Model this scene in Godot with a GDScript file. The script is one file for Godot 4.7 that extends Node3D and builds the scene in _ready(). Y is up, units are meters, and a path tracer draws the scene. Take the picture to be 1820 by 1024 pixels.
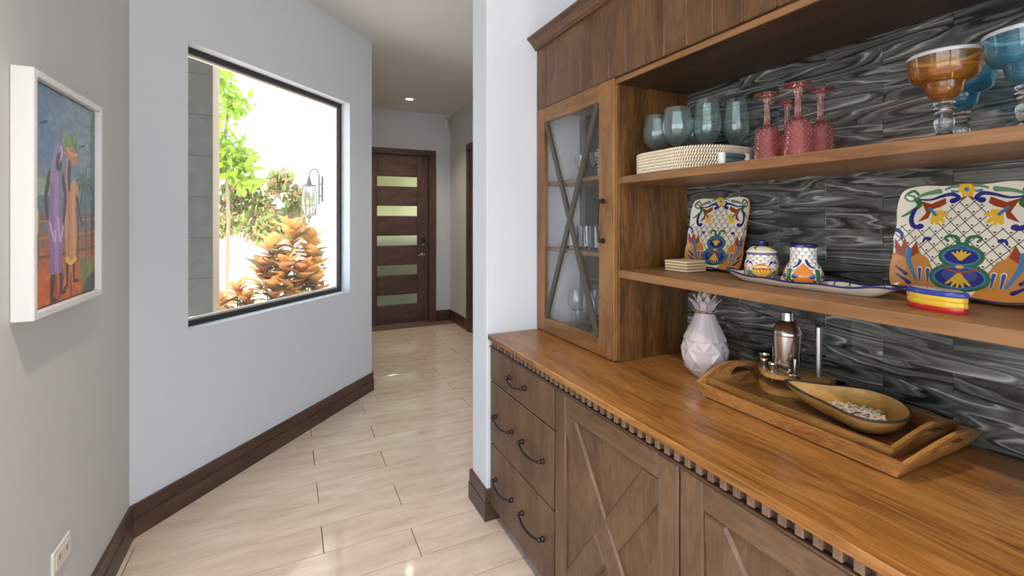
extends Node3D

# ------------------------------------------------------------------ geometry
class Geo:
	var v := PackedVector3Array()
	var n := PackedVector3Array()
	var t := PackedVector2Array()
	var grain := 1
	var off := Vector2.ZERO
	var xf := Transform3D()

	func _uv(p: Vector3, nn: Vector3) -> Vector2:
		var a := nn.abs()
		var ax := 0
		if a.y > a.x and a.y >= a.z: ax = 1
		elif a.z > a.x and a.z > a.y: ax = 2
		var g := grain
		if g == ax: g = (ax + 1) % 3
		var o := 3 - ax - g
		return Vector2(p[o], p[g]) + off

	func tri(a: Vector3, b: Vector3, c: Vector3) -> void:
		var nn := (b - a).cross(c - a)
		if nn.length_squared() < 1e-16: return
		nn = nn.normalized()
		tri_n(a, b, c, nn, nn, nn, _uv(a, nn), _uv(b, nn), _uv(c, nn))

	func tri_n(a: Vector3, b: Vector3, c: Vector3, na: Vector3, nb: Vector3, nc: Vector3, ta: Vector2, tb: Vector2, tc: Vector2) -> void:
		v.append_array([xf * a, xf * c, xf * b])
		n.append_array([(xf.basis * na).normalized(), (xf.basis * nc).normalized(), (xf.basis * nb).normalized()])
		t.append_array([ta, tc, tb])

	func quad(a: Vector3, b: Vector3, c: Vector3, d: Vector3) -> void:
		tri(a, b, c)
		tri(a, c, d)

	func quad_o(a: Vector3, b: Vector3, c: Vector3, d: Vector3, o: Vector3) -> void:
		if (b - a).cross(c - a).dot(o) < 0: quad(d, c, b, a)
		else: quad(a, b, c, d)

	func box(lo: Vector3, hi: Vector3, bev := 0.0) -> Geo:
		var m := (lo + hi) / 2
		var h := (hi - lo) / 2
		bev = minf(bev, minf(h.x, minf(h.y, h.z)) * 0.9)
		for ax in 3:
			var u := (ax + 1) % 3
			var w := (ax + 2) % 3
			for s in [-1.0, 1.0]:
				var q := []
				for k in [[-1, -1], [1, -1], [1, 1], [-1, 1]]:
					var p := Vector3.ZERO
					p[ax] = s * h[ax]
					p[u] = k[0] * (h[u] - bev)
					p[w] = k[1] * (h[w] - bev)
					q.append(m + p)
				var o := Vector3.ZERO
				o[ax] = s
				quad_o(q[0], q[1], q[2], q[3], o)
		if bev > 0.0:
			for ax in 3:
				var u := (ax + 1) % 3
				var w := (ax + 2) % 3
				for su in [-1.0, 1.0]:
					for sw in [-1.0, 1.0]:
						var q := []
						for k in [[0, -1], [1, -1], [1, 1], [0, 1]]:
							var p := Vector3.ZERO
							p[ax] = k[1] * (h[ax] - bev)
							p[u] = su * (h[u] - (bev if k[0] == 0 else 0.0))
							p[w] = sw * (h[w] - (0.0 if k[0] == 0 else bev))
							q.append(m + p)
						var o := Vector3.ZERO
						o[u] = su
						o[w] = sw
						quad_o(q[0], q[1], q[2], q[3], o)
			for sx in [-1.0, 1.0]:
				for sy in [-1.0, 1.0]:
					for sz in [-1.0, 1.0]:
						var s := Vector3(sx, sy, sz)
						var q := []
						for ax in 3:
							var p := (h - Vector3(bev, bev, bev)) * s
							p[ax] = h[ax] * s[ax]
							q.append(m + p)
						if (q[1] - q[0]).cross(q[2] - q[0]).dot(s) < 0: tri(q[2], q[1], q[0])
						else: tri(q[0], q[1], q[2])
		return self

	# polygon in the plane of axes u, w, run out along u x w from h0 to h1, with an optional bevel on the far face
	func prism(poly: PackedVector2Array, u: Vector3, w: Vector3, h0: float, h1: float, bev := 0.0) -> Geo:
		var nn := u.cross(w).normalized()
		if Geometry2D.is_polygon_clockwise(poly):
			poly = poly.duplicate()
			poly.reverse()
		var top := poly
		if bev > 0.0:
			var r := Geometry2D.offset_polygon(poly, -bev, Geometry2D.JOIN_MITER)
			if r.size() == 1 and r[0].size() == poly.size():
				top = r[0]
				if Geometry2D.is_polygon_clockwise(top): top.reverse()
				var best := 0
				for i in top.size():
					if top[i].distance_squared_to(poly[0]) < top[best].distance_squared_to(poly[0]): best = i
				var re := PackedVector2Array()
				for i in top.size(): re.append(top[(best + i) % top.size()])
				top = re
			else: bev = 0.0
		var P := func(q: Vector2, h: float): return u * q.x + w * q.y + nn * h
		var idx := Geometry2D.triangulate_polygon(poly)
		for i in range(0, idx.size(), 3):
			var a: Vector3 = P.call(poly[idx[i]], h0)
			var b: Vector3 = P.call(poly[idx[i + 1]], h0)
			var c: Vector3 = P.call(poly[idx[i + 2]], h0)
			if (b - a).cross(c - a).dot(nn) > 0: tri(c, b, a)
			else: tri(a, b, c)
			a = P.call(top[idx[i]], h1)
			b = P.call(top[idx[i + 1]], h1)
			c = P.call(top[idx[i + 2]], h1)
			if (b - a).cross(c - a).dot(nn) < 0: tri(c, b, a)
			else: tri(a, b, c)
		for i in poly.size():
			var j := (i + 1) % poly.size()
			quad(P.call(poly[i], h0), P.call(poly[j], h0), P.call(poly[j], h1 - bev), P.call(poly[i], h1 - bev))
			if bev > 0.0: quad(P.call(poly[i], h1 - bev), P.call(poly[j], h1 - bev), P.call(top[j], h1), P.call(top[i], h1))
		return self

	# closed rings of equal length joined to a skin with smooth normals; uv by uvf(i_ring, j_point, position)
	func skin(rings: Array, uvf = null, closed := true, flip := false, cap0 := false, cap1 := false) -> Geo:
		var m: int = rings.size()
		var k: int = rings[0].size()
		var nor := []
		for i in m:
			var row := PackedVector3Array()
			for j in k:
				var jn: int = (j + 1) % k if closed else mini(j + 1, k - 1)
				var jp: int = (j + k - 1) % k if closed else maxi(j - 1, 0)
				var du: Vector3 = rings[i][jn] - rings[i][jp]
				var dv: Vector3 = rings[mini(i + 1, m - 1)][j] - rings[maxi(i - 1, 0)][j]
				if du.length_squared() < 1e-12:
					du = rings[mini(i + 1, m - 1)][jn] - rings[mini(i + 1, m - 1)][jp]
					if du.length_squared() < 1e-12: du = rings[maxi(i - 1, 0)][jn] - rings[maxi(i - 1, 0)][jp]
				var nn := du.cross(dv)
				row.append((nn if not flip else -nn).normalized())
			nor.append(row)
		for i in m - 1:
			for j in (k if closed else k - 1):
				var j2: int = (j + 1) % k
				var q := [[i, j, j], [i, j2, j + 1], [i + 1, j2, j + 1], [i + 1, j, j]]
				var uv := []
				for e in q:
					if uvf != null: uv.append(uvf.call(e[0], e[2], rings[e[0]][e[1]]))
					else: uv.append(_uv(rings[e[0]][e[1]], nor[e[0]][e[1]]))
				var o := [0, 1, 2, 0, 2, 3]
				if flip: o = [2, 1, 0, 3, 2, 0]
				for x in [0, 3]:
					var e0 = q[o[x]]
					var e1 = q[o[x + 1]]
					var e2 = q[o[x + 2]]
					var a: Vector3 = rings[e0[0]][e0[1]]
					var b: Vector3 = rings[e1[0]][e1[1]]
					var c: Vector3 = rings[e2[0]][e2[1]]
					if (b - a).cross(c - a).length_squared() < 1e-18: continue
					tri_n(a, b, c, nor[e0[0]][e0[1]], nor[e1[0]][e1[1]], nor[e2[0]][e2[1]], uv[o[x]], uv[o[x + 1]], uv[o[x + 2]])
		for e in [[cap0, 0], [cap1, m - 1]]:
			if not e[0]: continue
			var c := Vector3.ZERO
			for p in rings[e[1]]: c += p
			c /= k
			for j in k:
				var a: Vector3 = rings[e[1]][j]
				var b: Vector3 = rings[e[1]][(j + 1) % k]
				if (e[1] == 0) != flip: tri(c, b, a)
				else: tri(c, a, b)
		return self

	# turned shape round y; prof = [r, y] from the bottom of the outside upwards; sharp bends are split
	func lathe(prof: Array, segs := 32, at := Vector3.ZERO, squash := Vector2.ONE, wob = null) -> Geo:
		var runs := []
		var cur := [prof[0]]
		for i in range(1, prof.size()):
			cur.append(prof[i])
			if i < prof.size() - 1:
				var a := Vector2(prof[i][0] - prof[i - 1][0], prof[i][1] - prof[i - 1][1])
				var b := Vector2(prof[i + 1][0] - prof[i][0], prof[i + 1][1] - prof[i][1])
				if absf(a.angle_to(b)) > 0.75:
					runs.append(cur)
					cur = [prof[i]]
		runs.append(cur)
		var total := 0.0
		var done := 0.0
		for i in range(1, prof.size()): total += Vector2(prof[i][0] - prof[i - 1][0], prof[i][1] - prof[i - 1][1]).length()
		for run in runs:
			var rings := []
			var along := PackedFloat32Array()
			for i in run.size():
				if i > 0: done += Vector2(run[i][0] - run[i - 1][0], run[i][1] - run[i - 1][1]).length()
				along.append(done / total)
				var ring := PackedVector3Array()
				for j in segs:
					var an := -TAU * j / segs
					var r: float = run[i][0]
					if wob != null: r += wob.call(an, run[i][1], r)
					ring.append(at + Vector3(r * cos(an) * squash.x, run[i][1], r * sin(an) * squash.y))
				rings.append(ring)
			skin(rings, func(i, j, _p): return Vector2(float(j) / segs, 1.0 - along[i]))
		return self

	func tube(path: Array, rad, segs := 8, caps := true) -> Geo:
		var rings := []
		var side := Vector3.ZERO
		for i in path.size():
			var d: Vector3 = (path[mini(i + 1, path.size() - 1)] - path[maxi(i - 1, 0)]).normalized()
			if side == Vector3.ZERO:
				side = d.cross(Vector3.UP if absf(d.y) < 0.9 else Vector3.RIGHT).normalized()
			side = (side - d * side.dot(d)).normalized()
			var up := d.cross(side)
			var r: float = rad[i] if rad is Array else rad
			var ring := PackedVector3Array()
			for j in segs:
				var an := TAU * j / segs
				ring.append(path[i] + (side * cos(an) + up * sin(an)) * r)
			rings.append(ring)
		skin(rings, null, true, false, caps, caps)
		return self

	# profile (offset, y) swept along a path in plan with mitred corners; offset is to the left of the way along
	func sweep(path: Array, prof: Array, closed := false) -> Geo:
		var m := path.size()
		var rows := []
		for i in m:
			var a: Vector2 = path[i] - path[i - 1] if (i > 0 or closed) else path[1] - path[0]
			var b: Vector2 = path[(i + 1) % m] - path[i] if (i < m - 1 or closed) else a
			a = a.normalized()
			b = b.normalized()
			var na := Vector2(a.y, -a.x)
			var nb := Vector2(b.y, -b.x)
			var mi := (na + nb).normalized()
			mi /= maxf(mi.dot(na), 0.2)
			var row := []
			for p in prof: row.append(Vector3(path[i].x + mi.x * p.x, p.y, path[i].y + mi.y * p.x))
			rows.append(row)
		for i in (m if closed else m - 1):
			var r0: Array = rows[i]
			var r1: Array = rows[(i + 1) % m]
			grain = 0 if absf(r1[0].x - r0[0].x) > absf(r1[0].z - r0[0].z) else 2
			for k in prof.size():
				var k2 := (k + 1) % prof.size()
				quad(r0[k], r1[k], r1[k2], r0[k2])
		if not closed:
			for e in [rows[0], rows[m - 1]]:
				var flat := PackedVector2Array()
				for p in prof: flat.append(p)
				var id := Geometry2D.triangulate_polygon(flat)
				var out: Vector3 = rows[0][0] - rows[1][0] if e == rows[0] else rows[m - 1][0] - rows[m - 2][0]
				for i in range(0, id.size(), 3):
					var a: Vector3 = e[id[i]]
					var b: Vector3 = e[id[i + 1]]
					var c: Vector3 = e[id[i + 2]]
					if (b - a).cross(c - a).dot(out) < 0: tri(c, b, a)
					else: tri(a, b, c)
		return self

	func mesh(mat: Material) -> ArrayMesh:
		var m := ArrayMesh.new()
		var a := []
		a.resize(Mesh.ARRAY_MAX)
		a[Mesh.ARRAY_VERTEX] = v
		a[Mesh.ARRAY_NORMAL] = n
		a[Mesh.ARRAY_TEX_UV] = t
		m.add_surface_from_arrays(Mesh.PRIMITIVE_TRIANGLES, a)
		m.surface_set_material(0, mat)
		return m

# ------------------------------------------------------------------ painted prints
class Paint:
	var im: Image
	var w: int
	var h: int
	func _init(ww: int, hh: int, c: Color) -> void:
		w = ww
		h = hh
		im = Image.create(w, h, false, Image.FORMAT_RGB8)
		im.fill(c)
	func dot(x: int, y: int, c: Color, a: float) -> void:
		if x < 0 or y < 0 or x >= w or y >= h or a <= 0.0: return
		im.set_pixel(x, y, im.get_pixel(x, y).lerp(c, minf(a, 1.0)))
	func ell(cx: float, cy: float, rx: float, ry: float, c: Color, rot := 0.0) -> void:
		cx *= w
		cy *= h
		rx *= w
		ry *= w
		var r := maxf(rx, ry) + 1
		var cs := cos(rot)
		var sn := sin(rot)
		for y in range(int(cy - r), int(cy + r) + 1):
			for x in range(int(cx - r), int(cx + r) + 1):
				var dx := x - cx
				var dy := y - cy
				var d := Vector2((dx * cs + dy * sn) / rx, (dy * cs - dx * sn) / ry).length()
				dot(x, y, c, (1.0 - d) * minf(rx, ry) + 0.5)
	func poly(pts: Array, c: Color) -> void:
		var p := PackedVector2Array()
		var lo := Vector2(1e9, 1e9)
		var hi := -lo
		for q in pts:
			var s := Vector2(q[0] * w, q[1] * h)
			p.append(s)
			lo = lo.min(s)
			hi = hi.max(s)
		for y in range(maxi(0, int(lo.y)), mini(h - 1, int(hi.y)) + 1):
			for x in range(maxi(0, int(lo.x)), mini(w - 1, int(hi.x)) + 1):
				if Geometry2D.is_point_in_polygon(Vector2(x + 0.5, y + 0.5), p): im.set_pixel(x, y, c)
	# smooth line through the points, its width going from w0 to w1 (shares of the picture's width)
	func line(pts: Array, w0: float, w1: float, c: Color) -> void:
		var cv := Curve2D.new()
		for i in pts.size():
			var a := Vector2(pts[maxi(i - 1, 0)][0], pts[maxi(i - 1, 0)][1])
			var b := Vector2(pts[mini(i + 1, pts.size() - 1)][0], pts[mini(i + 1, pts.size() - 1)][1])
			var tan := (b - a) / 6.0 * Vector2(w, h)
			cv.add_point(Vector2(pts[i][0] * w, pts[i][1] * h), -tan, tan)
		var l := cv.get_baked_length()
		var s := 0.0
		while s <= l:
			var p := cv.sample_baked(s)
			var r := maxf(lerpf(w0, w1, s / l) * w / 2.0, 0.6)
			for y in range(int(p.y - r) - 1, int(p.y + r) + 2):
				for x in range(int(p.x - r) - 1, int(p.x + r) + 2):
					dot(x, y, c, r - Vector2(x, y).distance_to(p) + 0.5)
			s += maxf(r * 0.5, 0.7)
	func tex() -> ImageTexture: return ImageTexture.create_from_image(im)

# ------------------------------------------------------------------ scene helpers
var taken := {}
var M := {}
var rng := RandomNumberGenerator.new()
var bold: PackedByteArray
var fibre: PackedByteArray
const TS := 512

func numbered(s: String) -> String:
	taken[s] = taken.get(s, -1) + 1
	return s if taken[s] == 0 else "%s_%03d" % [s, taken[s]]

func tag(o: Node3D, label: String, category: String, group := "", kind := "") -> Node3D:
	if label: o.set_meta("label", label)
	if category: o.set_meta("category", category)
	if group: o.set_meta("group", group)
	if kind: o.set_meta("kind", kind)
	return o

func thing(called: String, label: String, category: String, at := Vector3.ZERO, turn := 0.0, group := "") -> Node3D:
	var o := Node3D.new()
	o.name = numbered(called)
	add_child(o)
	o.position = at
	o.rotation.y = turn
	return tag(o, label, category, group)

func put(called: String, g: Geo, mat: Material, parent: Node = null, at := Vector3.ZERO) -> MeshInstance3D:
	return put_mesh(called, g.mesh(mat), parent, at)

func put_mesh(called: String, m: Mesh, parent: Node = null, at := Vector3.ZERO) -> MeshInstance3D:
	var o := MeshInstance3D.new()
	o.mesh = m
	o.position = at
	if parent == null:
		o.name = numbered(called)
		add_child(o)
	else:
		var k := 0
		var nm := called
		while parent.has_node(nm):
			k += 1
			nm = "%s_%03d" % [called, k]
		o.name = nm
		parent.add_child(o, true)
	return o

func struct(called: String, g: Geo, mat: Material, label := "", category := "structure") -> MeshInstance3D:
	var o := put(called, g, mat)
	tag(o, label, category, "", "structure")
	return o

func copy(src: Node3D, label: String, at: Vector3, turn := 0.0, group := "") -> Node3D:
	var o: Node3D = src.duplicate()
	o.name = numbered(str(src.get_meta("stem", src.name)))
	add_child(o)
	o.position = at
	o.rotation.y = turn
	o.set_meta("label", label)
	if group: o.set_meta("group", group)
	return o

func geo(grain := 1, r := true) -> Geo:
	var g := Geo.new()
	g.grain = grain
	if r: g.off = Vector2(rng.randf() * 7.0, rng.randf() * 7.0)
	return g

func V(x: float, y: float, z: float) -> Vector3: return Vector3(x, y, z)

func c8(r: float, g: float, b: float) -> Color: return Color(r / 255.0, g / 255.0, b / 255.0)

func noise_bytes(freq: float, oct: int, sd: int, warp := 0.0, size := TS) -> PackedByteArray:
	var f := FastNoiseLite.new()
	f.seed = sd
	f.frequency = freq
	f.fractal_octaves = oct
	if warp > 0.0:
		f.domain_warp_enabled = true
		f.domain_warp_amplitude = warp
		f.domain_warp_frequency = freq * 0.7
		f.domain_warp_fractal_octaves = 3 if oct > 1 else 2
	var im := f.get_seamless_image(size, size, false, false, 0.15, true)
	im.convert(Image.FORMAT_L8)
	return im.get_data()

# long thin streaks: fine noise drawn out along the grain
func streaks() -> PackedByteArray:
	var src := noise_bytes(0.13, 3, 5)
	var out := PackedByteArray()
	out.resize(TS * TS)
	for y in TS:
		var q := (y % 256) / 8.0
		if y >= 256: q = 32.0 - q
		var r0 := int(q)
		var f := q - r0
		for x in TS: out[y * TS + x] = int(src[r0 * TS + x] * (1.0 - f) + src[(r0 + 1) * TS + x] * f)
	return out

# wood: colours from dark to light, how strong the rings are, how many
func wood(stops: Array, rings := 0.35, nr := 6.0, rough := 0.45, across := 0.42, along := 2.2, extra := 0.25) -> StandardMaterial3D:
	var gr := Gradient.new()
	gr.offsets = PackedFloat32Array([0.0, 0.35, 0.65, 1.0])
	gr.colors = PackedColorArray(stops)
	var lut := []
	for i in 256: lut.append(gr.sample(i / 255.0))
	var out := PackedByteArray()
	out.resize(TS * TS * 3)
	for i in TS * TS:
		var a := bold[i] / 255.0
		var f := a * nr
		f = absf((f - floorf(f)) * 2.0 - 1.0)
		var x := clampf((1.0 - rings) * a + rings * f + (fibre[i] / 255.0 - 0.5) * extra * 2.0, 0.0, 1.0)
		var c: Color = lut[int(x * 255.0)]
		out[i * 3] = c.r8
		out[i * 3 + 1] = c.g8
		out[i * 3 + 2] = c.b8
	var m := StandardMaterial3D.new()
	m.albedo_texture = ImageTexture.create_from_image(Image.create_from_data(TS, TS, false, Image.FORMAT_RGB8, out))
	m.uv1_scale = Vector3(1.0 / across, 1.0 / along, 1)
	m.roughness = rough
	m.metallic_specular = 0.5
	return m

func flat(c: Color, rough := 0.6, metal := 0.0) -> StandardMaterial3D:
	var m := StandardMaterial3D.new()
	m.albedo_color = c
	m.roughness = rough
	m.metallic = metal
	return m

func print_mat(t: Texture2D, rough := 0.15) -> StandardMaterial3D:
	var m := StandardMaterial3D.new()
	m.albedo_texture = t
	m.roughness = rough
	return m

func glass(c: Color, rough := 0.0, ior := 0.05, body := 0.0) -> StandardMaterial3D:
	var m := StandardMaterial3D.new()
	m.albedo_color = Color(c.r, c.g, c.b, body)
	m.transparency = BaseMaterial3D.TRANSPARENCY_ALPHA
	m.refraction_enabled = true
	m.refraction_scale = ior
	m.roughness = rough
	return m

func _ready() -> void:
	rng.seed = 20
	# camera: level, lens shifted down
	var cam := Camera3D.new()
	cam.name = "camera"
	cam.projection = Camera3D.PROJECTION_FRUSTUM
	cam.near = 0.05
	cam.far = 200.0
	cam.size = 1024.0 / 822.0 * 0.05
	cam.frustum_offset = Vector2(0, -122.0 / 822.0 * 0.05)
	cam.position = V(0, 1.5, 0)
	cam.rotation.y = -atan(397.0 / 822.0)
	add_child(cam)
	cam.make_current()
	# daylight
	var sky := ProceduralSkyMaterial.new()
	sky.sky_top_color = Color(0.62, 0.76, 0.95)
	sky.sky_horizon_color = Color(0.9, 0.94, 0.98)
	sky.ground_horizon_color = Color(0.86, 0.85, 0.82)
	sky.ground_bottom_color = Color(0.7, 0.68, 0.64)
	sky.sun_angle_max = 1.0
	sky.sky_energy_multiplier = 1.0
	var env := Environment.new()
	env.background_mode = Environment.BG_SKY
	env.sky = Sky.new()
	env.sky.sky_material = sky
	env.background_energy_multiplier = 1.0
	env.tonemap_mode = Environment.TONE_MAPPER_LINEAR
	env.tonemap_exposure = 5.7
	env.sdfgi_enabled = true
	env.ssao_enabled = true
	env.ssil_enabled = true
	var we := WorldEnvironment.new()
	we.name = "world"
	we.environment = env
	add_child(we)
	var sun := DirectionalLight3D.new()
	sun.name = "sun"
	sun.light_energy = 0.8
	sun.light_color = Color(1.0, 0.95, 0.86)
	sun.light_angular_distance = 0.6
	sun.shadow_enabled = true
	add_child(sun)
	sun.look_at_from_position(V(-1.0, 1.75, 0.06), Vector3.ZERO)
	make_materials()
	build_room()
	build_base()
	build_counter()
	build_upper()
	build_garden()
	build_top_shelf()
	build_middle_shelf()
	build_counter_things()

func make_materials() -> void:
	bold = noise_bytes(0.006, 3, 11, 40.0)
	fibre = streaks()
	M.counter = wood([c8(100, 62, 26), c8(138, 91, 42), c8(158, 109, 56), c8(172, 125, 70)], 0.38, 5.0, 0.3, 0.5, 3.4, 0.3)
	M.hutch = wood([c8(68, 45, 27), c8(93, 63, 39), c8(108, 75, 48), c8(122, 88, 59)], 0.3, 5.0, 0.42, 0.4, 1.8, 0.2)
	M.door_frame = wood([c8(102, 67, 34), c8(129, 88, 47), c8(145, 102, 56), c8(157, 114, 65)], 0.25, 5.0, 0.4, 0.4, 1.8, 0.2)
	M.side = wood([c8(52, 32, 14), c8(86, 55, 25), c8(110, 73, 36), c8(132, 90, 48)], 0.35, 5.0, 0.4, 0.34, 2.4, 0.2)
	M.shelf = wood([c8(104, 70, 41), c8(126, 88, 54), c8(140, 100, 63), c8(152, 112, 73)], 0.25, 4.0, 0.42, 0.4, 2.2, 0.18)
	M.base = wood([c8(70, 50, 33), c8(91, 67, 46), c8(104, 78, 55), c8(117, 90, 66)], 0.3, 5.0, 0.45, 0.45, 1.9, 0.18)
	M.skirt = wood([c8(58, 40, 32), c8(74, 52, 42), c8(86, 62, 50), c8(98, 70, 56)], 0.25, 4.0, 0.4, 0.4, 2.0, 0.2)
	M.entry = wood([c8(70, 50, 45), c8(88, 65, 58), c8(98, 74, 65), c8(108, 83, 73)], 0.25, 4.0, 0.42, 0.4, 1.4, 0.2)
	M.acacia = wood([c8(120, 76, 38), c8(156, 106, 55), c8(180, 127, 70), c8(196, 146, 88)], 0.35, 5.0, 0.4, 0.25, 0.9, 0.2)
	M.acacia_dark = wood([c8(64, 41, 20), c8(90, 60, 31), c8(112, 78, 42), c8(128, 92, 53)], 0.4, 6.0, 0.4, 0.22, 0.8, 0.2)
	M.acacia_mid = wood([c8(98, 61, 30), c8(132, 89, 45), c8(154, 109, 58), c8(170, 127, 74)], 0.35, 5.0, 0.4, 0.25, 0.9, 0.2)
	M.bamboo = wood([c8(146, 98, 46), c8(166, 118, 60), c8(180, 134, 72), c8(192, 148, 86)], 0.2, 5.0, 0.38, 0.2, 0.6, 0.15)
	M.plank = wood([c8(205, 184, 164), c8(217, 198, 179), c8(225, 207, 190), c8(232, 217, 201)], 0.2, 4.0, 0.07, 0.35, 1.6, 0.22)
	M.grout = flat(c8(120, 98, 76), 0.7)
	M.wall = flat(c8(212, 216, 220), 0.75)
	M.wall_warm = flat(c8(204, 204, 201), 0.75)
	M.ceiling = flat(c8(222, 219, 214), 0.85)
	M.white_wall = flat(c8(224, 228, 233), 0.7)
	M.frame_white = flat(c8(222, 221, 219), 0.5)
	M.grey_grout = flat(c8(78, 79, 78), 0.7)
	M.lamp = flat(Color.WHITE)
	M.lamp.emission_enabled = true
	M.lamp.emission = Color(1.0, 0.95, 0.86)
	M.lamp.emission_energy_multiplier = 4.0
	M.white = flat(c8(236, 236, 234), 0.45)
	M.ivory = flat(c8(222, 214, 198), 0.5)
	M.plastic = flat(c8(226, 222, 212), 0.35)
	M.dark_gap = flat(c8(38, 28, 22), 0.8)
	M.bronze = flat(c8(58, 52, 48), 0.38, 0.75)
	M.cross = flat(c8(84, 78, 64), 0.5, 0.2)
	M.black = flat(c8(38, 38, 40), 0.4)
	M.steel = flat(c8(205, 198, 186), 0.16, 1.0)
	M.brushed = flat(c8(176, 172, 166), 0.34, 1.0)
	M.gold = flat(c8(196, 150, 60), 0.3, 1.0)
	M.lantern = flat(c8(88, 92, 86), 0.5, 0.4)
	M.pane = flat(Color(0.96, 0.98, 0.97, 0.04), 0.0)
	M.pane.transparency = BaseMaterial3D.TRANSPARENCY_ALPHA
	M.frosted = glass(c8(156, 154, 120), 0.36)
	M.teal_glass = glass(c8(234, 249, 248), 0.0, 0.05, 0.045)
	M.red_glass = glass(c8(255, 176, 172), 0.0, 0.05, 0.06)
	M.orange_glass = glass(c8(255, 190, 104), 0.0, 0.05, 0.06)
	M.blue_glass = glass(c8(140, 212, 236), 0.0, 0.05, 0.06)
	M.clear_glass = glass(c8(250, 252, 252))
	M.rim_white = flat(c8(206, 204, 210), 0.6)
	M.ceramic = flat(c8(232, 222, 200), 0.18)
	M.navy_glaze = flat(c8(30, 40, 100), 0.16)
	M.vase = flat(c8(202, 190, 189), 0.2, 0.1)
	M.stone = flat(c8(96, 96, 88), 0.6)
	M.stone.albedo_texture = speckle(c8(56, 56, 49), c8(76, 76, 67), 21)
	M.stone.albedo_color = Color.WHITE
	M.stone.uv1_scale = Vector3(1.2, 1.2, 1)
	M.plaster = flat(c8(158, 142, 118), 0.8)
	M.outside_white = flat(c8(240, 238, 232), 0.85)
	M.gravel = flat(c8(226, 222, 212), 0.95)
	M.brown_wall = flat(c8(176, 150, 126), 0.9)
	M.bark = flat(c8(150, 130, 104), 0.9)
	M.tile = swirl()
	M.grey_back = flat(c8(64, 56, 47), 0.6)
	M.rim_glass = glass(c8(226, 226, 232), 0.3, 0.05, 0.5)
	M.rim_brown = flat(c8(176, 122, 66), 0.2)
	M.coaster = flat(c8(212, 190, 150), 0.6)
	M.cork = flat(c8(104, 68, 44), 0.9)
	M.yellow_glaze = flat(c8(218, 178, 52), 0.14)
	M.red_glaze = flat(c8(188, 40, 40), 0.14)
	M.blue_glaze = flat(c8(52, 70, 150), 0.14)
	M.green_glaze = flat(c8(60, 112, 80), 0.14)
	M.bowl_inside = wood([c8(150, 104, 42), c8(180, 132, 58), c8(196, 150, 70), c8(206, 164, 86)], 0.2, 4.0, 0.35, 0.2, 0.5, 0.15)
	M.bark_dark = flat(c8(44, 32, 28), 0.7)
	M.top_board = wood([c8(48, 32, 22), c8(62, 44, 31), c8(74, 54, 38), c8(86, 64, 46)], 0.25, 4.0, 0.45, 0.4, 2.2, 0.18)  # hutch wood darkened: shade under the board is put into its colour
	M.concrete = flat(c8(158, 158, 152), 0.85)
	M.dentil = wood([c8(92, 68, 50), c8(114, 87, 66), c8(128, 99, 77), c8(140, 111, 88)], 0.3, 5.0, 0.45, 0.45, 1.9, 0.2)  # cabinet wood lightened: light caught by the blocks is put into their colour
	M.rope = flat(c8(226, 212, 186), 0.8)
	M.rope_dark = flat(c8(150, 126, 94), 0.85)
	M.teal_cord = flat(c8(86, 112, 116), 0.7)
	M.wood_chip = flat(c8(206, 192, 172), 0.85)

func speckle(a: Color, b: Color, sd: int) -> ImageTexture:
	var d := noise_bytes(0.03, 5, sd, 10.0, 256)
	var out := PackedByteArray()
	for i in 256 * 256:
		var c := a.lerp(b, d[i] / 255.0)
		out.append_array([c.r8, c.g8, c.b8])
	return ImageTexture.create_from_image(Image.create_from_data(256, 256, false, Image.FORMAT_RGB8, out))

# the marbled print of the glass tiles: long folded grey bands with pale edges
func swirl() -> StandardMaterial3D:
	var a := noise_bytes(0.0052, 1, 31, 62.0)
	var b := noise_bytes(0.006, 1, 47, 40.0)
	var gr := Gradient.new()
	gr.offsets = PackedFloat32Array([0.0, 0.22, 0.45, 0.62, 0.8, 0.92, 1.0])
	gr.colors = PackedColorArray([c8(31, 32, 30), c8(53, 54, 51), c8(104, 104, 100), c8(73, 74, 70), c8(114, 114, 110), c8(172, 171, 167), c8(200, 199, 194)])
	var out := PackedByteArray()
	out.resize(TS * TS * 3)
	var hh := PackedByteArray()
	hh.resize(TS * TS)
	for i in TS * TS:
		var f := a[i] / 255.0 * 3.6 + b[i] / 255.0 * 1.4
		f = f - floorf(f)
		f = f / 0.82 if f < 0.82 else (1.0 - f) / 0.18
		f = clampf(f * 0.8 + b[i] / 255.0 * 0.4 - 0.12, 0.0, 1.0)
		hh[i] = int(f * 255.0)
		var c := gr.sample(f)
		if b[i] > 165: c = c.lerp(c8(132, 128, 106), (b[i] - 165) / 200.0)
		out[i * 3] = c.r8
		out[i * 3 + 1] = c.g8
		out[i * 3 + 2] = c.b8
	var m := StandardMaterial3D.new()
	m.albedo_texture = ImageTexture.create_from_image(Image.create_from_data(TS, TS, false, Image.FORMAT_RGB8, out))
	m.heightmap_enabled = true
	m.heightmap_texture = ImageTexture.create_from_image(Image.create_from_data(TS, TS, false, Image.FORMAT_L8, hh))
	m.heightmap_scale = 0.012
	m.uv1_scale = Vector3(1.0 / 0.27, 1.0 / 1.7, 1)
	m.roughness = 0.14
	m.metallic = 0.12
	m.metallic_specular = 0.7
	return m

const XL := -0.672
const H := 3.055
const ZB := -6.645
const XS := 0.892
const ZS := -2.137
const XT := 1.58
const WA := Vector2(-0.672, -2.7335)
const WB := Vector2(0.6594, -4.2022)

func wall_geo() -> Geo: return geo(1, false)

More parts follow.
